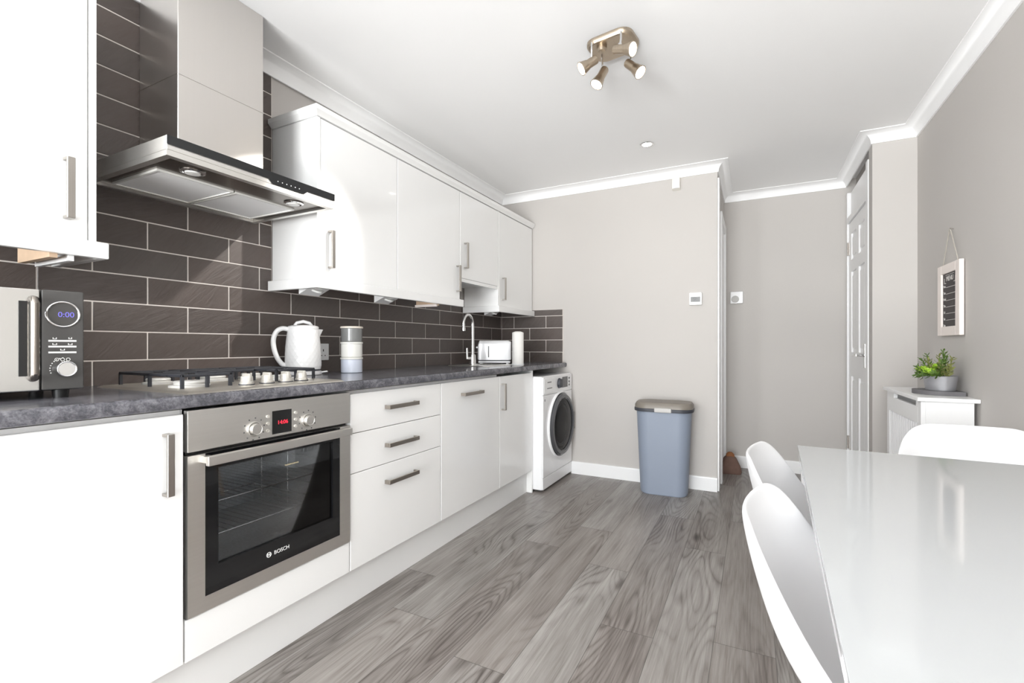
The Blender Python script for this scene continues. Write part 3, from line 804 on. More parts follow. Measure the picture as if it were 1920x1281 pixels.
# ------------------------------------------------------------------ kettle
kx, ky = .115, 1.515
kt = thing('electric_kettle', 'white diamond-textured electric kettle on its base behind the hob', 'kettle', (kx, ky, ZT1), math.radians(62))
b = MB(); b.lathe([(.078, 0), (.082, .004), (.082, .016), (.076, .020)], 40); part('power_base', b, 'kettle', kt, True)
b = MB(); b.lathe([(.0745, .0195), (.0745, .028)], 40); part('base_band', b, 'bindark', kt, True)
b = MB(); nseg, nr = 22, 13; rings = []
for k in range(nr + 1):
    f_ = k / nr; z = .028 + f_ * .190
    r = .0775 - .0125 * f_ + .004 * math.sin(PI * f_)
    if k in (0, nr): rr_ = r - .001
    else: rr_ = r + .0018
    rings.append([b.b.verts.new((rr_ * math.cos(2 * PI * (i + (k % 2) * .5) / nseg), rr_ * math.sin(2 * PI * (i + (k % 2) * .5) / nseg), z)) for i in range(nseg)])
for k in range(nr):
    for i in range(nseg):
        j = (i + 1) % nseg
        if k % 2 == 0:
            b.b.faces.new((rings[k][i], rings[k][j], rings[k + 1][i])); b.b.faces.new((rings[k][j], rings[k + 1][j], rings[k + 1][i]))
        else:
            b.b.faces.new((rings[k][i], rings[k + 1][j], rings[k + 1][i])); b.b.faces.new((rings[k][i], rings[k][j], rings[k + 1][j]))
b.b.faces.new(list(reversed(rings[0]))); b.b.faces.new(rings[-1])
part('body', b, 'kettle', kt, True, flat=True)
b = MB(); b.lathe([(.067, .215), (.0675, .224), (.064, .228), (.05, .232), (.001, .233)], 40, None, True, False); lid = part('lid', b, 'kettle', kt, True)
b = MB(); b.tube([(-.038, 0, .231), (-.028, 0, .243), (0, 0, .250), (.028, 0, .243), (.038, 0, .231)], [.006, .0075, .008, .0075, .006], 12); part('lid_grip', b, 'kettle', lid, True)
b = MB(); b.loft([[(.052, -.026, .215), (.052, .026, .215), (.066, .012, .170), (.066, -.012, .170)], [(.086, -.010, .214), (.086, .010, .214), (.076, .005, .190), (.076, -.005, .190)]]); part('spout', b, 'kettle', kt, True)
pts = [(-.062, 0, .212), (-.090, 0, .216), (-.114, 0, .200), (-.126, 0, .165), (-.123, 0, .122), (-.110, 0, .082), (-.092, 0, .055), (-.076, 0, .046)]
def catmull(P, n=6):
    P = [Vector(p) for p in P]; Q = [P[0]] + P + [P[-1]]; out = []
    for i in range(1, len(Q) - 2):
        for k in range(n):
            t_ = k / n
            out.append(.5 * ((2 * Q[i]) + (-Q[i - 1] + Q[i + 1]) * t_ + (2 * Q[i - 1] - 5 * Q[i] + 4 * Q[i + 1] - Q[i + 2]) * t_ ** 2 + (-Q[i - 1] + 3 * Q[i] - 3 * Q[i + 1] + Q[i + 2]) * t_ ** 3))
    return out + [P[-1]]
b = MB(); b.tube(catmull(pts), .0108, 14); part('handle', b, 'kettle', kt, True)
b = MB(); b.tube([(.07, -.03, .012), (.098, -.035, .016), (.106, -.01, .012), (.10, .04, .006), (.06, .075, .004)], .0032, 8); part('flex', b, 'white', kt, True)

# ------------------------------------------------------------------ canisters
can_specs = [('pale blue storage canister at the bottom of the stack beside the kettle', 'canblue', 'canwhite', 0), ('white storage canister in the middle of the stack beside the kettle', 'canwhite', 'canwhite', 1), ('grey storage canister with pale lid on top of the stack beside the kettle', 'cangrey', 'canlid', 2)]
for lab, m1, m2, i in can_specs:
    c_ = thing('storage_canister', lab, 'canister', (.165, 1.765, ZT1 + i * .0785), 0, 'stacked storage canisters')
    b = MB(); b.lathe([(.048, 0), (.052, .003), (.0525, .008), (.0525, .066), (.051, .068)], 40); part('jar', b, m1, c_, True)
    b = MB(); b.lathe([(.051, .0682), (.0555, .0690), (.0558, .0755), (.053, .078), (.001, .0783)], 40, None, True, False); part('lid', b, m2, c_, True)

# socket
so = thing('wall_socket', 'white double plug socket on the tiles between kettle and canisters', 'socket', (0, 1.685, 1.016))
b = MB(); b.box(0.0003, .010, 1.612, 1.758, .973, 1.059, .003, 2); part('face_plate', b, 'white', so)
for cy in (1.648, 1.722):
    b = MB(); b.box(.010, .0106, cy - .0025, cy + .0025, 1.018, 1.030); b.box(.010, .0106, cy - .014, cy - .008, .995, 1.000); b.box(.010, .0106, cy + .008, cy + .014, .995, 1.000)
    part('pin_holes', b, 'black', so)
for cy in (1.666, 1.704):
    b = MB(); b.box(.010, .013, cy - .006, cy + .006, 1.034, 1.050, .001, 1); part('rocker', b, 'white', so)

# ------------------------------------------------------------------ sink and tap
sk_ = thing('kitchen_sink', 'stainless steel inset sink in the worktop below the short bridging cabinet', 'sink', ((SX0 + SX1) / 2, (SY0 + SY1) / 2, ZT1))
cx, cy = (SX0 + SX1) / 2, (SY0 + SY1) / 2
def rl(w, d, r, z): return [(cx + p[0], cy + p[1], z) for p in rrect(w, d, r)]
W_, D_ = SX1 - SX0, SY1 - SY0
def rm(g, z): return [(cx + p[0], (2.650 + SY1) / 2 + p[1], z) for p in rrect(W_ + g, SY1 - 2.650 + g, .03)]
b = MB(); b.loft([rm(.03, ZT1 + .0005), rm(.026, ZT1 + .004), rl(W_ - .03, D_ - .03, .04, ZT1 + .003), rl(W_ - .045, D_ - .045, .04, ZT1 - .006), rl(W_ - .06, D_ - .06, .045, ZT1 - .16), rl(W_ - .08, D_ - .08, .03, ZT1 - .17)], False, True)
part('bowl', b, 'steel', sk_)
b = MB(); b.lathe([(.032, 0), (.034, .002), (.025, .003), (.023, .001)], 28, Matrix.Translation((cx, cy, ZT1 - .1695))); part('waste', b, 'chrome', sk_)
tp = thing('kitchen_tap', 'chrome swan-neck kitchen tap standing on the rim of the sink', 'tap', (.272, 2.755, ZT1 + .0035))
b = MB(); b.lathe([(.026, 0), (.027, .004), (.023, .012), (.0215, .05), (.0215, .070), (.016, .075)], 28); part('base', b, 'chrome', tp, True)
pts = [(0, 0, .07), (0, 0, .275)]
for i in range(1, 12):
    a = PI * .94 * i / 11
    pts.append((.0, -.058 + .058 * math.cos(a), .275 + .068 * math.sin(a)))
e_ = pts[-1]; pts.append((0, e_[1] + .002, e_[2] - .035))
b = MB(); b.tube(pts, [.0115] * 2 + [.0105] * (len(pts) - 2), 16); b.tube([pts[-1], (0, pts[-1][1], pts[-1][2] - .02)], .0125, 16); part('spout', b, 'chrome', tp, True)
b = MB(); b.tube([(0, -.016, .050), (0, -.070, .050)], .0085, 14); b.tube([(0, -.070, .046), (0, -.072, .118)], [.0075, .006], 14); part('lever', b, 'chrome', tp, True)

# toaster
ts = thing('toaster', 'white two-slot toaster behind the sink in the corner', 'toaster', (.215, 3.17, ZT1), math.radians(24))
L2 = .125
def tl_(x, w, z0, z1, r, n=5):
    pts = [(-w, z0), (w, z0)]
    for i in range(n + 1): a = PI / 2 * i / n; pts.append((w - r + r * math.cos(a), z1 - r + r * math.sin(a)))
    for i in range(n + 1): a = PI / 2 + PI / 2 * i / n; pts.append((-w + r + r * math.cos(a), z1 - r + r * math.sin(a)))
    return [(x, p[0], p[1]) for p in pts]
b = MB(); b.loft([tl_(-L2, .062, .034, .160, .03), tl_(-L2 + .012, .072, .030, .178, .03), tl_(L2 - .02, .072, .030, .178, .03), tl_(L2, .064, .032, .168, .03)]); part('body', b, 'whitegloss', ts, True)
b = MB(); b.box(-L2 + .006, L2 - .006, -.066, .066, .022, .031); part('band', b, 'bindark', ts, True)
b = MB(); b.box(-L2 + .004, L2 - .004, -.068, .068, .008, .022, .003, 1); base_ = part('base', b, 'whitegloss', ts, True)
for sx in (-1, 1):
    for sy in (-1, 1):
        f_ = MB(); f_.cyl((sx * .10, sy * .05, 0), (sx * .10, sy * .05, .009), .011, n=14); part('foot', f_, 'white', ts, True)
b = MB(); b.box(-.085, .085, -.034, -.012, .1775, .1788); b.box(-.085, .085, .012, .034, .1775, .1788); part('slots', b, 'black', ts, True)
b = MB(); b.box(-L2 - .0012, -L2 + .004, -.0045, .0045, .06, .145); part('lever_slot', b, 'print', ts, True)
b = MB(); b.box(-.045, -.038, -.0735, -.0715, .05, .135); part('side_grille', b, 'print', ts, True)
b = MB(); b.box(-L2 - .02, -L2 - .0012, -.018, .018, .118, .132, .003, 1); part('lever', b, 'white', ts, True)

# kitchen roll
kr = thing('kitchen_roll', 'white kitchen paper roll standing upright in the far worktop corner', 'kitchen roll', (.455, 3.085, ZT1))
b = MB(); b.lathe([(.045, 0), (.045, .006), (.042, .008)], 36); part('stand', b, 'white', kr, True)
b = MB(); b.lathe([(.041, .008), (.0425, .010), (.0425, .232), (.041, .234), (.020, .242)], 40, None, True, False); part('paper', b, 'paper', kr, True)
b = MB(); b.lathe([(.0198, .20), (.0198, .233), (.016, .233), (.016, .20)], 24); part('core', b, 'wood', kr, True)

# ------------------------------------------------------------------ washing machine
wm = thing('washing_machine', 'white front-loading washing machine under the worktop end by the back wall', 'washing machine', (.36, 3.37, 0))
WY0, WY1, WXF, WZ = 3.072, 3.670, .652, .828
b = MB(); b.box(.08, WXF, WY0, WY1, .015, WZ, .012, 3); part('cabinet_body', b, 'whitegloss', wm)
b = MB(); b.box(WXF, WXF + .008, WY0 + .004, WY1 - .004, .105, .690, .003, 2); part('front_panel', b, 'whitegloss', wm)
b = MB(); b.box(WXF - .002, WXF + .006, WY0 + .006, WY1 - .006, .018, .101, .004, 2); part('kick_panel', b, 'whitegloss', wm)
b = MB(); b.box(WXF, WXF + .009, WY0 + .004, WY1 - .004, .694, .822, .004, 2); cp = part('control_panel', b, 'whitegloss', wm)
b = MB(); b.box(WXF + .009, WXF + .0115, WY0 + .015, WY0 + .205, .705, .812, .002, 1); dw = part('detergent_drawer', b, 'white', wm)
pr = MB()
for i in range(7): pr.box(WXF + .0115, WXF + .0119, WY0 + .075 + i * .011, WY0 + .083 + i * .011, .778, .786)
part('printed_marks', pr, 'print', dw); pr = MB()
for i in range(8): pr.box(WXF + .0115, WXF + .0119, WY0 + .07 + i * .012, WY0 + .079 + i * .012, .735, .742)
part('printed_marks', pr, 'print', dw)
b = MB(); b.cyl((WXF + .009, WY0 + .305, .762), (WXF + .030, WY0 + .305, .762), .036, .033, 32); b.torus((WXF + .012, WY0 + .305, .762), (1, 0, 0), .037, .0025, 36, 8); part('programme_dial', b, 'bindark', cp)
b = MB(); b.box(WXF + .009, WXF + .0105, WY0 + .375, WY0 + .490, .722, .805); part('display', b, plain('grey_screen', (84, 84, 86), .2), cp)
for zz in (.735, .762, .790):
    b = MB(); b.cyl((WXF + .009, WY0 + .525, zz), (WXF + .012, WY0 + .525, zz), .008, n=16); part('button', b, 'bindark' if zz > .75 else 'print', cp)
DC = (WXF + .008, 3.405, .447)
mt = Matrix.Translation(DC) @ Matrix.Rotation(PI / 2, 4, 'Y')
b = MB(); b.lathe([(.252, 0), (.252, .010), (.244, .016), (.238, .010), (.238, 0)], 64, mt, False, False); part('door_seat', b, 'white', wm)
b = MB(); b.lathe([(.235, .0), (.236, .022), (.226, .034), (.205, .036), (.196, .026), (.196, .0)], 64, mt, False, False); dr = part('porthole_door', b, plain('dark_grey_chrome_trim', (96, 97, 100), .22, .5, var=.02), wm)
b = MB(); b.lathe([(.196, .024), (.17, .030), (.12, .034), (.001, .036)], 64, mt, False, False); part('porthole_glass', b, 'washglass', dr)
b = MB(); b.lathe([(.196, .004), (.175, .002), (.150, .004), (.135, .006), (.001, .007)], 48, mt, False, False); part('glass_bowl', b, 'drum', dr)
b = MB(); b.torus((DC[0] + .011, DC[1], DC[2]), (1, 0, 0), .158, .010, 56, 10); part('rubber_seal', b, 'bindark', dr)
b = MB(); b.box(DC[0] + .006, DC[0] + .034, DC[1] + .205, DC[1] + .236, DC[2] - .07, DC[2] + .07, .006, 2); part('door_handle', b, 'bindark', dr)
b = MB(); b.box(WXF + .008, WXF + .0084, WY0 + .03, WY0 + .042, .648, .664); part('badge', b, 'print', wm)
for xx in (.14, .60):
    for yy in (WY0 + .06, WY1 - .06):
        b = MB(); b.cyl((xx, yy, 0), (xx, yy, .018), .022, n=16); part('foot', b, 'black', wm)

# ------------------------------------------------------------------ bin
bn = thing('kitchen_bin', 'blue-grey plastic bin with taupe lid standing against the back wall', 'bin', (1.418, 3.505, 0), math.radians(3))
def bl(w, d, r, z): return [(p[0], p[1], z) for p in rrect(w, d, r, 8)]
b = MB(); b.loft([bl(.308, .190, .07, 0), bl(.322, .200, .075, .01), bl(.372, .235, .085, .585), bl(.376, .238, .085, .588)]); part('bucket', b, 'binblue', bn, True)
b = MB(); b.loft([bl(.398, .262, .09, .586), bl(.402, .266, .092, .590), bl(.402, .266, .092, .606), bl(.396, .260, .09, .609)]); part('rim', b, 'bindark', bn, True)
b = MB(); b.loft([bl(.396, .260, .09, .609), bl(.394, .258, .09, .630), bl(.372, .236, .08, .648), bl(.30, .17, .06, .653)]); part('lid', b, 'binlid', bn, True)
b = MB(); b.box(-.052, .062, -.141, -.120, .585, .616, .005, 2); part('clasp', b, 'binclip', bn, True)

# ------------------------------------------------------------------ doorstop
dsq = thing('doorstop', 'brown fabric doorstop with rust-coloured top on the hall floor', 'doorstop', (1.815, 4.30, 0), math.radians(8))
b = MB(); b.loft([bl(.150, .13, .02, 0), bl(.166, .15, .03, .02), bl(.150, .135, .035, .06), bl(.095, .085, .03, .12), bl(.05, .045, .02, .145)]); part('body', b, 'fabric', dsq, True, smooth=60)
b = MB(); b.loft([bl(.066, .058, .02, .135), bl(.06, .05, .018, .152), bl(.03, .024, .01, .168)]); part('leather_top', b, 'rust', dsq, True, smooth=60)

# ------------------------------------------------------------------ small wall fittings
tm = thing('wall_mounted_thermostat', 'small white thermostat with dark screen on the back wall above the bin', 'thermostat', (1.612, YB, 1.39))
b = MB(); b.box(1.568, 1.656, YB - .024, YB - .0003, 1.345, 1.437, .006, 2); part('case', b, 'white', tm)
b = MB(); b.box(1.580, 1.644, YB - .0255, YB - .024, 1.368, 1.405, .0005, 1); sc_ = part('screen', b, plain('lcd_dark', (92, 93, 92), .3), tm)
part('screen_digits', text_mb('20', .030, face_my(1.612, YB - .026, 1.387)), 'dim', sc_, flat=True)
tm = thing('wall_mounted_dial', 'white square dial thermostat on the wall at the end of the hall', 'thermostat', (1.86, YH, 1.46))
b = MB(); b.box(1.808, 1.908, YH - .032, YH - .0003, 1.412, 1.516, .006, 2); part('case', b, 'white', tm)
b = MB(); b.cyl((1.846, YH - .032, 1.450), (1.846, YH - .044, 1.450), .030, .028, 32); part('dial', b, 'binclip', tm)
b = MB(); b.box(1.884, 1.900, YH - .034, YH - .032, 1.43, 1.50, .001, 1); part('side_switch', b, 'whitegloss', tm)
sn = thing('motion_detector', 'small cream motion sensor on the back wall just under the coving', 'sensor', (1.478, YB, 2.25))
b = MB(); b.prism([(YB - .0003, 2.205), (YB - .035, 2.212), (YB - .046, 2.235), (YB - .040, 2.290), (YB - .0003, 2.294)], 'x', 1.452, 1.505); part('case', b, plain('cream_plastic', (232, 228, 220), .4), sn)
b = MB(); b.prism([(YB - .034, 2.211), (YB - .044, 2.214), (YB - .050, 2.232), (YB - .044, 2.238)], 'x', 1.460, 1.497); part('lens', b, 'white', sn)

# ------------------------------------------------------------------ ceiling lights
sp = thing('ceiling_spotlight', 'brushed nickel ceiling light with four adjustable spotlight heads', 'ceiling light', (1.447, 2.02, CEIL))
cx, cy = 1.447, 2.02
def plate(s_, z):
    pts = rrect(.205 * s_, .165 * s_, .05 * s_, 6); a = math.radians(-8)
    return [(cx + p[0] * math.cos(a) - p[1] * math.sin(a), cy + p[0] * math.sin(a) + p[1] * math.cos(a), z) for p in pts]
b = MB(); b.loft([plate(1.0, CEIL), plate(1.0, CEIL - .012), plate(.93, CEIL - .022), plate(.85, CEIL - .024)]); part('ceiling_plate', b, 'lampnickel', sp)
b = MB(); b.lathe([(.022, 0), (.022, -.012), (.016, -.020), (.001, -.021)], 24, Matrix.Translation((1.408, 1.985, CEIL - .024)), True, False); part('boss', b, 'lampnickel', sp)
heads = [((1.376, 1.945), (1.387, 1.9705, 2.282), (1.334, 1.939, 2.240)), ((1.398, 2.025), (1.406, 2.040, 2.270), (1.378, 2.010, 2.197)),
         ((1.505, 1.930), (1.479, 1.931, 2.275), (1.556, 1.908, 2.242)), ((1.512, 2.075), (1.505, 2.038, 2.270), (1.562, 2.024, 2.208))]
for (sx, sy), bk, frn in heads:
    hb_ = MB(); B, F = Vector(bk), Vector(frn); d = (F - B).normalized()
    mt = Matrix.Translation(B) @ d.to_track_quat('Z', 'Y').to_matrix().to_4x4(); L = (F - B).length
    hb_.lathe([(.001, -.002), (.017, -.001), (.0185, .004), (.0185, L * .55), (.021, L * .62), (.0275, L), (.0285, L), (.0285, L + .004), (.0255, L + .004), (.024, L - .004)], 28, mt, False, False)
    hh = part('spot_head', hb_, 'lampnickel', sp)
    l_ = MB(); l_.lathe([(.024, L - .003), (.018, L + .001), (.001, L + .003)], 24, mt, False, False); part('bulb', l_, 'bulb', hh)
    mid = B + d * (L * .3)
    st_ = MB(); st_.tube([(sx, sy, CEIL - .020), (sx, sy, CEIL - .05), (mid.x, mid.y, mid.z + .012)], .0042, 10); st_.cyl((mid.x, mid.y, mid.z + .008), (mid.x, mid.y, mid.z + .024), .008, n=14); part('stem', st_, 'chrome', hh)
dl = thing('recessed_downlight', 'small round recessed downlight in the ceiling nearer the hall', 'downlight', (1.371, 3.132, CEIL))
b = MB(); b.lathe([(.041, 0), (.042, -.003), (.036, -.006), (.030, -.004), (.030, 0)], 36, Matrix.Translation((1.371, 3.132, CEIL)), False, False); part('bezel', b, 'chrome', dl)
b = MB(); b.lathe([(.030, -.001), (.022, -.003), (.001, -.004)], 28, Matrix.Translation((1.371, 3.132, CEIL)), False, False); part('bulb', b, 'bulb', dl)

# ------------------------------------------------------------------ chalkboard sign
cbd = thing('hanging_chalkboard', 'small white-framed weekly chalkboard hanging by twine on the right wall', 'chalkboard', (XR, 3.036, 1.27))
BX = XR - .004; BY0, BY1, BZ0, BZ1 = 2.890, 3.184, 1.098, 1.452
b = MB(); f = .052
b.box(BX - .018, BX, BY0, BY0 + f, BZ0, BZ1, .002, 1); b.box(BX - .018, BX, BY1 - f, BY1, BZ0, BZ1, .002, 1)
b.box(BX - .0178, BX, BY0 + f, BY1 - f, BZ0, BZ0 + .045, .002, 1); b.box(BX - .0178, BX, BY0 + f, BY1 - f, BZ1 - .045, BZ1, .002, 1)
part('frame', b, 'boardframe', cbd)
b = MB(); b.box(BX - .010, BX - .002, BY0 + f, BY1 - f, BZ0 + .045, BZ1 - .045); bd = part('slate_board', b, 'chalk', cbd)
wr = MB(); yc = (BY0 + BY1) / 2
days = ['Mon', 'Tue', 'Wed', 'Thu', 'Fri', 'Sat', 'Sun']
for i, dname in enumerate(days):
    zz = 1.338 - i * .0325
    wr.box(BX - .0112, BX - .0102, BY0 + f + .012, BY1 - f - .045, zz - .001, zz + .001)
    merge(wr, text_mb(dname, .018, face_mx(BX - .0108, BY1 - f - .024, zz + .006)))
merge(wr, text_mb('MENU', .034, face_mx(BX - .0108, yc, 1.380)))
for s in (-1, 1):
    wr.box(BX - .0112, BX - .0102, yc + s * .062 - .010, yc + s * .062 + .010, 1.358, 1.361); wr.box(BX - .0112, BX - .0102, yc + s * .072 - .001, yc + s * .072 + .001, 1.358, 1.385)
wr.box(BX - .0112, BX - .0102, yc - .055, yc + .055, 1.399, 1.401)
part('chalk_writing', wr, 'chalkmark', bd, flat=True)
b = MB(); b.tube([(BX - .008, BY0 + .045, BZ1 - .002), (BX - .010, yc - .01, 1.612), (BX - .010, yc, 1.618), (BX - .010, yc + .01, 1.612), (BX - .008, BY1 - .045, BZ1 - .002)], .0024, 8); part('twine', b, 'rope', cbd)
b = MB(); b.cyl((XR - .0002, yc, 1.620), (XR - .016, yc, 1.624), .0022, n=8); b.cyl((XR - .014, yc, 1.6235), (XR - .016, yc, 1.624), .005, n=12); part('nail', b, 'nickel', cbd)

# ------------------------------------------------------------------ radiator cover
RX, RY0, RY1, RZ = 2.662, 2.735, 3.345, .800
rc = thing('radiator_cover', 'white slatted radiator cover against the right wall behind the table', 'radiator cover', (2.76, 3.04, 0))
b = MB(); b.box(RX - .016, XR - .001, RY0 - .016, RY1 + .016, RZ - .002, RZ + .016, .003, 2); part('top', b, 'trim', rc)
for yy in (RY0, RY1 - .018):
    b = MB(); b.box(RX + .018, XR - .018, yy, yy + .018, 0, RZ - .002); part('side_panel', b, 'trim', rc)
b = MB(); b.box(RX, RX + .018, RY0, RY0 + .05, 0, RZ - .002, .002, 1); b.box(RX, RX + .018, RY1 - .05, RY1, 0, RZ - .002, .002, 1)
b.box(RX, RX + .0178, RY0 + .05, RY1 - .05, 0.0, .12); b.box(RX, RX + .0178, RY0 + .05, RY1 - .05, .690, .768, .002, 1); b.box(RX, RX + .0178, RY0 + .05, RY0 + .075, .768, RZ - .002); b.box(RX, RX + .0178, RY1 - .14, RY1 - .05, .768, RZ - .002)
part('front_frame', b, 'trim', rc)
b = MB()
n_ = 14
for i in range(n_):
    yy = RY0 + .062 + i * (RY1 - RY0 - .124) / (n_ - 1)
    b.box(RX + .004, RX + .014, yy - .006, yy + .006, .12, .690, .002, 1)
part('slats', b, 'trim', rc)

# tray, planter
tr = MB(); lp = []
for i in range(13):
    a = PI * i / 12
    lp.append((2.778 - .095 * math.sin(a) - .000, 2.955 - .105 * math.cos(a)))
lp += [(2.85, 3.06), (2.85, 2.85)]
tr.prism(lp, 'z', RZ + .0165, RZ + .036); tag(part('slate_tray', tr, 'slate'), 'dark grey slate tray under the planter on the radiator cover', 'tray')
pl = thing('potted_succulents', 'green succulents in an oval zinc planter on the slate tray', 'plant', (2.782, 2.935, RZ + .0365))
def ov_(a_, b_, z, n=36): return [(a_ * math.cos(2 * PI * i / n), b_ * math.sin(2 * PI * i / n), z) for i in range(n)]
b = MB(); b.loft([ov_(.052, .070, 0), ov_(.053, .072, .002), ov_(.062, .083, .066), ov_(.064, .085, .069), ov_(.062, .083, .070), ov_(.058, .079, .066), ov_(.055, .075, .055)], True, True); part('planter', b, 'zinc', pl, True)
b = MB(); b.loft([ov_(.0575, .0785, .056), ov_(.04, .06, .064)]); part('soil', b, 'soil', pl, True)
def leaf(mb, base, d, up, L, w, th=.003, curl=.3):
    d = Vector(d).normalized(); up = Vector(up); sd = d.cross(up)
    sd = sd.normalized() if sd.length > 1e-4 else Vector((1, 0, 0)); nn = sd.cross(d)
    rows = []
    for i, f_ in enumerate((0, .25, .55, .8, 1.0)):
        c = Vector(base) + d * L * f_ + nn * (curl * L * f_ * f_)
        ww = w * (.45, .85, 1.0, .7, .08)[i] / 2
        rows.append([c - sd * ww, c + nn * -th, c + sd * ww, c + nn * th * .4])
    mb.loft(rows)
def rosette(c, R, n_rings, mname, nm, lab=None):
    mb = MB(); c = Vector(c)
    for k in range(n_rings):
        cnt = 5 + k * 2; el = 1.25 - 1.05 * k / max(1, n_rings - 1)
        for i in range(cnt):
            a = 2 * PI * (i + .5 * (k % 2)) / cnt + .3 * k
            d = (math.cos(a) * math.cos(el), math.sin(a) * math.cos(el), math.sin(el))
            leaf(mb, c, d, (0, 0, 1), R * (.5 + .5 * k / n_rings), R * .55, .003, .15)
    return part(nm, mb, mname, pl, True, smooth=60)
rosette((-.045, .035, .085), .052, 4, 'leafl', 'rosette'); rosette((-.050, -.025, .082), .045, 4, 'leafl', 'rosette')
rosette((-.01, .01, .10), .05, 3, 'leafl', 'rosette'); rosette((-.048, -.058, .080), .04, 3, 'leafl', 'rosette'); rosette((-.030, .055, .085), .042, 3, 'leafd', 'rosette')
def sprig(c, d, L, n, mname, R=.03, wl=.008):
    mb = MB(); c = Vector(c); d = Vector(d).normalized()
    mb.tube([c, c + d * L * .5, c + d * L], [.003, .0025, .0012], 6)
    for i in range(n):
        f_ = .12 + .88 * i / n; a = i * 2.4
        q = d.to_track_quat('Z', 'Y').to_matrix()
        dl_ = q @ Vector((math.cos(a) * .8, math.sin(a) * .8, .55))
        leaf(mb, c + d * L * f_, dl_, d, R * (1.1 - .5 * f_), wl, .0012, .15)
    part('sprig', mb, mname, pl, True, smooth=60)
for c, d, L, m_ in (((-.03, .06, .06), (-.25, .8, .25), .07, 'leafd'), ((-.035, .065, .06), (-.3, .75, .65), .085, 'leafd'), ((-.02, .045, .065), (-.1, .35, 1), .115, 'leafd'), ((-.03, .055, .062), (-.6, .6, .05), .06, 'leafd'),
                    ((-.01, .0, .065), (.1, .1, 1), .11, 'leafo'), ((.0, -.02, .065), (.05, -.25, 1), .12, 'leafd'), ((.01, -.04, .065), (.1, -.5, .9), .11, 'leafo'), ((-.01, -.055, .065), (-.2, -.7, .7), .09, 'leafo'),
                    ((-.025, -.06, .062), (-.35, -.6, .35), .06, 'leafd'), ((-.035, .0, .065), (-.6, .05, .4), .06, 'leafd'), ((-.04, -.045, .065), (-.7, -.35, .3), .05, 'leafd'), ((.02, .03, .065), (.2, .3, 1), .10, 'leafd'), ((-.02, -.06, .065), (-.1, -.75, .8), .11, 'leafd'), ((.0, -.065, .065), (.0, -.9, .6), .10, 'leafo'), ((-.03, -.02, .07), (-.3, -.15, 1), .085, 'leafo'), ((.01, .0, .07), (.0, -.1, 1), .125, 'leafd'), ((-.03, .03, .07), (-.35, .25, 1), .09, 'leafd')):
    sprig(c, d, L, 16, m_)

# ------------------------------------------------------------------ table
ta = math.radians(-2.0)
tb_ = thing('dining_table', 'white gloss rectangular dining table against the right wall', 'table', (2.108, 1.643, 0), ta)
TW, TLn = .735, 1.40
b = MB(); b.box(0, TW, -TLn, 0, .738, .750, .0015, 2); part('table_top', b, 'table', tb_, True)
b = MB(); b.box(.003, TW - .003, -TLn + .003, -.003, .712, .7375, .001, 1); b.box(.05, TW - .05, -TLn + .05, -.05, .650, .7118); part('apron', b, 'whitegloss', tb_, True)
for lx in (.008, TW - .048):
    for ly in (-.048, -TLn + .008):
        b = MB(); b.box(lx, lx + .04, ly, ly + .04, 0, .711, .003, 1); part('leg', b, 'whitegloss', tb_, True)

# ------------------------------------------------------------------ chairs
ctrl = [(-.262, .780, .110, .014), (-.262, .763, .154, .030), (-.254, .717, .186, .050), (-.240, .658, .204, .070), (-.220, .590, .212, .090), (-.185, .520, .217, .106), (-.125, .465, .219, .100), (-.03, .442, .220, .070), (.08, .438, .219, .050), (.17, .446, .212, .030), (.215, .444, .196, .012), (.238, .428, .160, .0)]
def chair_shell():
    mb = MB(); rows = []
    n = len(ctrl)
    for i, (x, z, w, c) in enumerate(ctrl):
        x0, z0 = ctrl[max(0, i - 1)][:2]; x1, z1 = ctrl[min(n - 1, i + 1)][:2]
        tx, tz = x1 - x0, z1 - z0; l = math.hypot(tx, tz); nx, nz = -tz / l, tx / l
        row = []
        for k in range(-6, 7):
            u_ = k / 6; q = abs(u_) ** 2.1 * c
            row.append(mb.b.verts.new((x + nx * q, u_ * w, z + nz * q)))
        rows.append(row)
    for i in range(n - 1):
        for k in range(12):
            mb.b.faces.new((rows[i][k], rows[i][k + 1], rows[i + 1][k + 1], rows[i + 1][k]))
    return mb
def make_chair(label):
    t = thing('dining_chair', label, 'chair', (0, 0, 0), 0, 'white shell chairs at the table')
    s = part('seat_shell', chair_shell(), 'chair', t, True)
    for p in s.data.polygons: p.use_smooth = True
    md = s.modifiers.new('thickness', 'SOLIDIFY'); md.thickness = .009; md.offset = 0
    md = s.modifiers.new('smooth', 'SUBSURF'); md.levels = 2; md.render_levels = 2
    for sx, sy in ((1, 1), (1, -1), (-1, 1), (-1, -1)):
        b = MB(); b.tube([(sx * .10, sy * .10, .425), (sx * .150, sy * .160, 0)], [.016, .010], 14); part('leg', b, 'beech', t, True)
    b = MB(); b.box(-.12, .12, -.012, .012, .415, .430); b.box(-.012, .012, -.12, .12, .4151, .4299); part('underframe', b, 'black', t, True)
    return t
c0 = make_chair('white moulded shell chair at the table side, nearest the camera')
def copy_chair(label):
    r = c0.copy(); COL.objects.link(r); r['label'] = label
    for chd in list(c0.children):
        k_ = chd.copy(); COL.objects.link(k_); k_.parent = r
    return r
c1 = copy_chair('white moulded shell chair at the table side, between the nearest chair and the bin')
c2 = copy_chair('white moulded shell chair at the far end of the table by the radiator cover')
c0.location = (2.243, .903, 0); c0.rotation_euler = (0, 0, math.radians(-8))
c1.location = (2.242, 1.358, 0); c1.rotation_euler = (0, 0, math.radians(-8))
c2.location = (2.624, 1.850, 0); c2.rotation_euler = (0, 0, math.radians(-92))

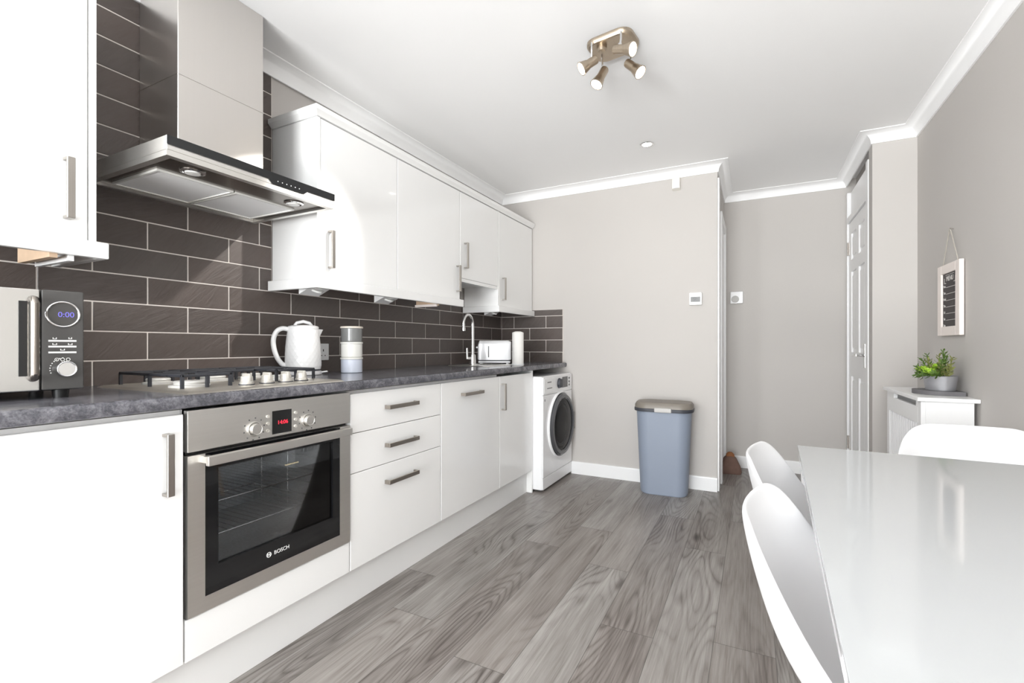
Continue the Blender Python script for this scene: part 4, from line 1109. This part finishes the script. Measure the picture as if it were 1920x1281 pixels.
# ------------------------------------------------------------------ light
w = bpy.data.worlds.new('sky'); sc.world = w; w.use_nodes = True
bg = w.node_tree.nodes['Background']; bg.inputs[0].default_value = (.86, .93, 1.0, 1); bg.inputs[1].default_value = 1.0
def area(name, loc, rot, sx, sy, e, c=(1, 1, 1)):
    l = bpy.data.lights.new(name, 'AREA'); l.shape = 'RECTANGLE'; l.size = sx; l.size_y = sy; l.energy = e; l.color = c
    o = bpy.data.objects.new(name, l); COL.objects.link(o); o.location = loc; o.rotation_euler = rot; return o
area('added_rear_light', ((WX0 + WX1) / 2, YREAR - .02, WZ1 / 2 + .02), (math.radians(-90), 0, PI), WX1 - WX0 - .16, WZ1 - .16, 240.0, (.95, .98, 1.0))  # added fill lamp standing in the made-up rear window
area('added_right_light', (XR + .03, (VY0 + VY1) / 2, (VZ0 + VZ1) / 2), (math.radians(-90), 0, math.radians(-90)), VY1 - VY0 - .14, VZ1 - VZ0 - .14, 22.0, (.95, .98, 1.0))  # weak added lamp in the made-up right window, lifts the cabinet fronts
area('added_left_light', (-.03, (UY0 + UY1) / 2, (UZ0 + UZ1) / 2), (math.radians(-90), 0, math.radians(90)), UY1 - UY0 - .14, UZ1 - UZ0 - .14, 115.0, (.95, .98, 1.0))  # added lamp in the made-up left window, brightens the right wall
area('added_uplight', (1.6, -4.6, .02), (PI, 0, 0), 3.0, 2.2, 900.0, (1.0, .99, .97))  # added upward lamp outside, no patio there, brightens the ceiling
def spot(name, loc, d, e, ang=70, r=.02, blend=.6):
    l = bpy.data.lights.new(name, 'SPOT'); l.energy = e; l.shadow_soft_size = r; l.color = (1, .96, .91); l.spot_size = math.radians(ang); l.spot_blend = blend
    o = bpy.data.objects.new(name, l); COL.objects.link(o); o.location = loc; o.rotation_euler = Vector(d).to_track_quat('-Z', 'Y').to_euler()
for k, ((sx, sy), bk, frn) in enumerate(heads):
    d = (Vector(frn) - Vector(bk)).normalized()
    spot('spot_beam', Vector(frn) + d * .012, d, (75.0, 3.0, 1.5, 3.0)[k], 33 if k == 0 else 60)
spot('downlight_beam', (1.371, 3.132, CEIL - .012), (0, 0, -1), 3.0, 130, .03, .8)

# ------------------------------------------------------------------ camera
cam = bpy.data.cameras.new('camera'); co = bpy.data.objects.new('camera', cam); COL.objects.link(co)
cam.sensor_width = 36; cam.lens = 883.5 / 1920 * 36; cam.clip_start = .02
cam.shift_y = 8.5 / 1920
co.location = (1.994, 0, 1.0465); co.rotation_euler = (PI / 2, 0, math.radians(27.23))
sc.camera = co
vs = sc.view_settings
sc.display_settings.display_device = 'sRGB'
vs.view_transform = 'Standard'; vs.look = 'None'; vs.gamma = 1.0; vs.use_curve_mapping = False; vs.exposure = -0.04
try:
    sc.cycles.use_denoising = True; sc.cycles.max_bounces = 12; sc.cycles.diffuse_bounces = 6
    sc.cycles.sample_clamp_indirect = 6.0
    sc.cycles.caustics_reflective = False; sc.cycles.caustics_refractive = False
except Exception: pass
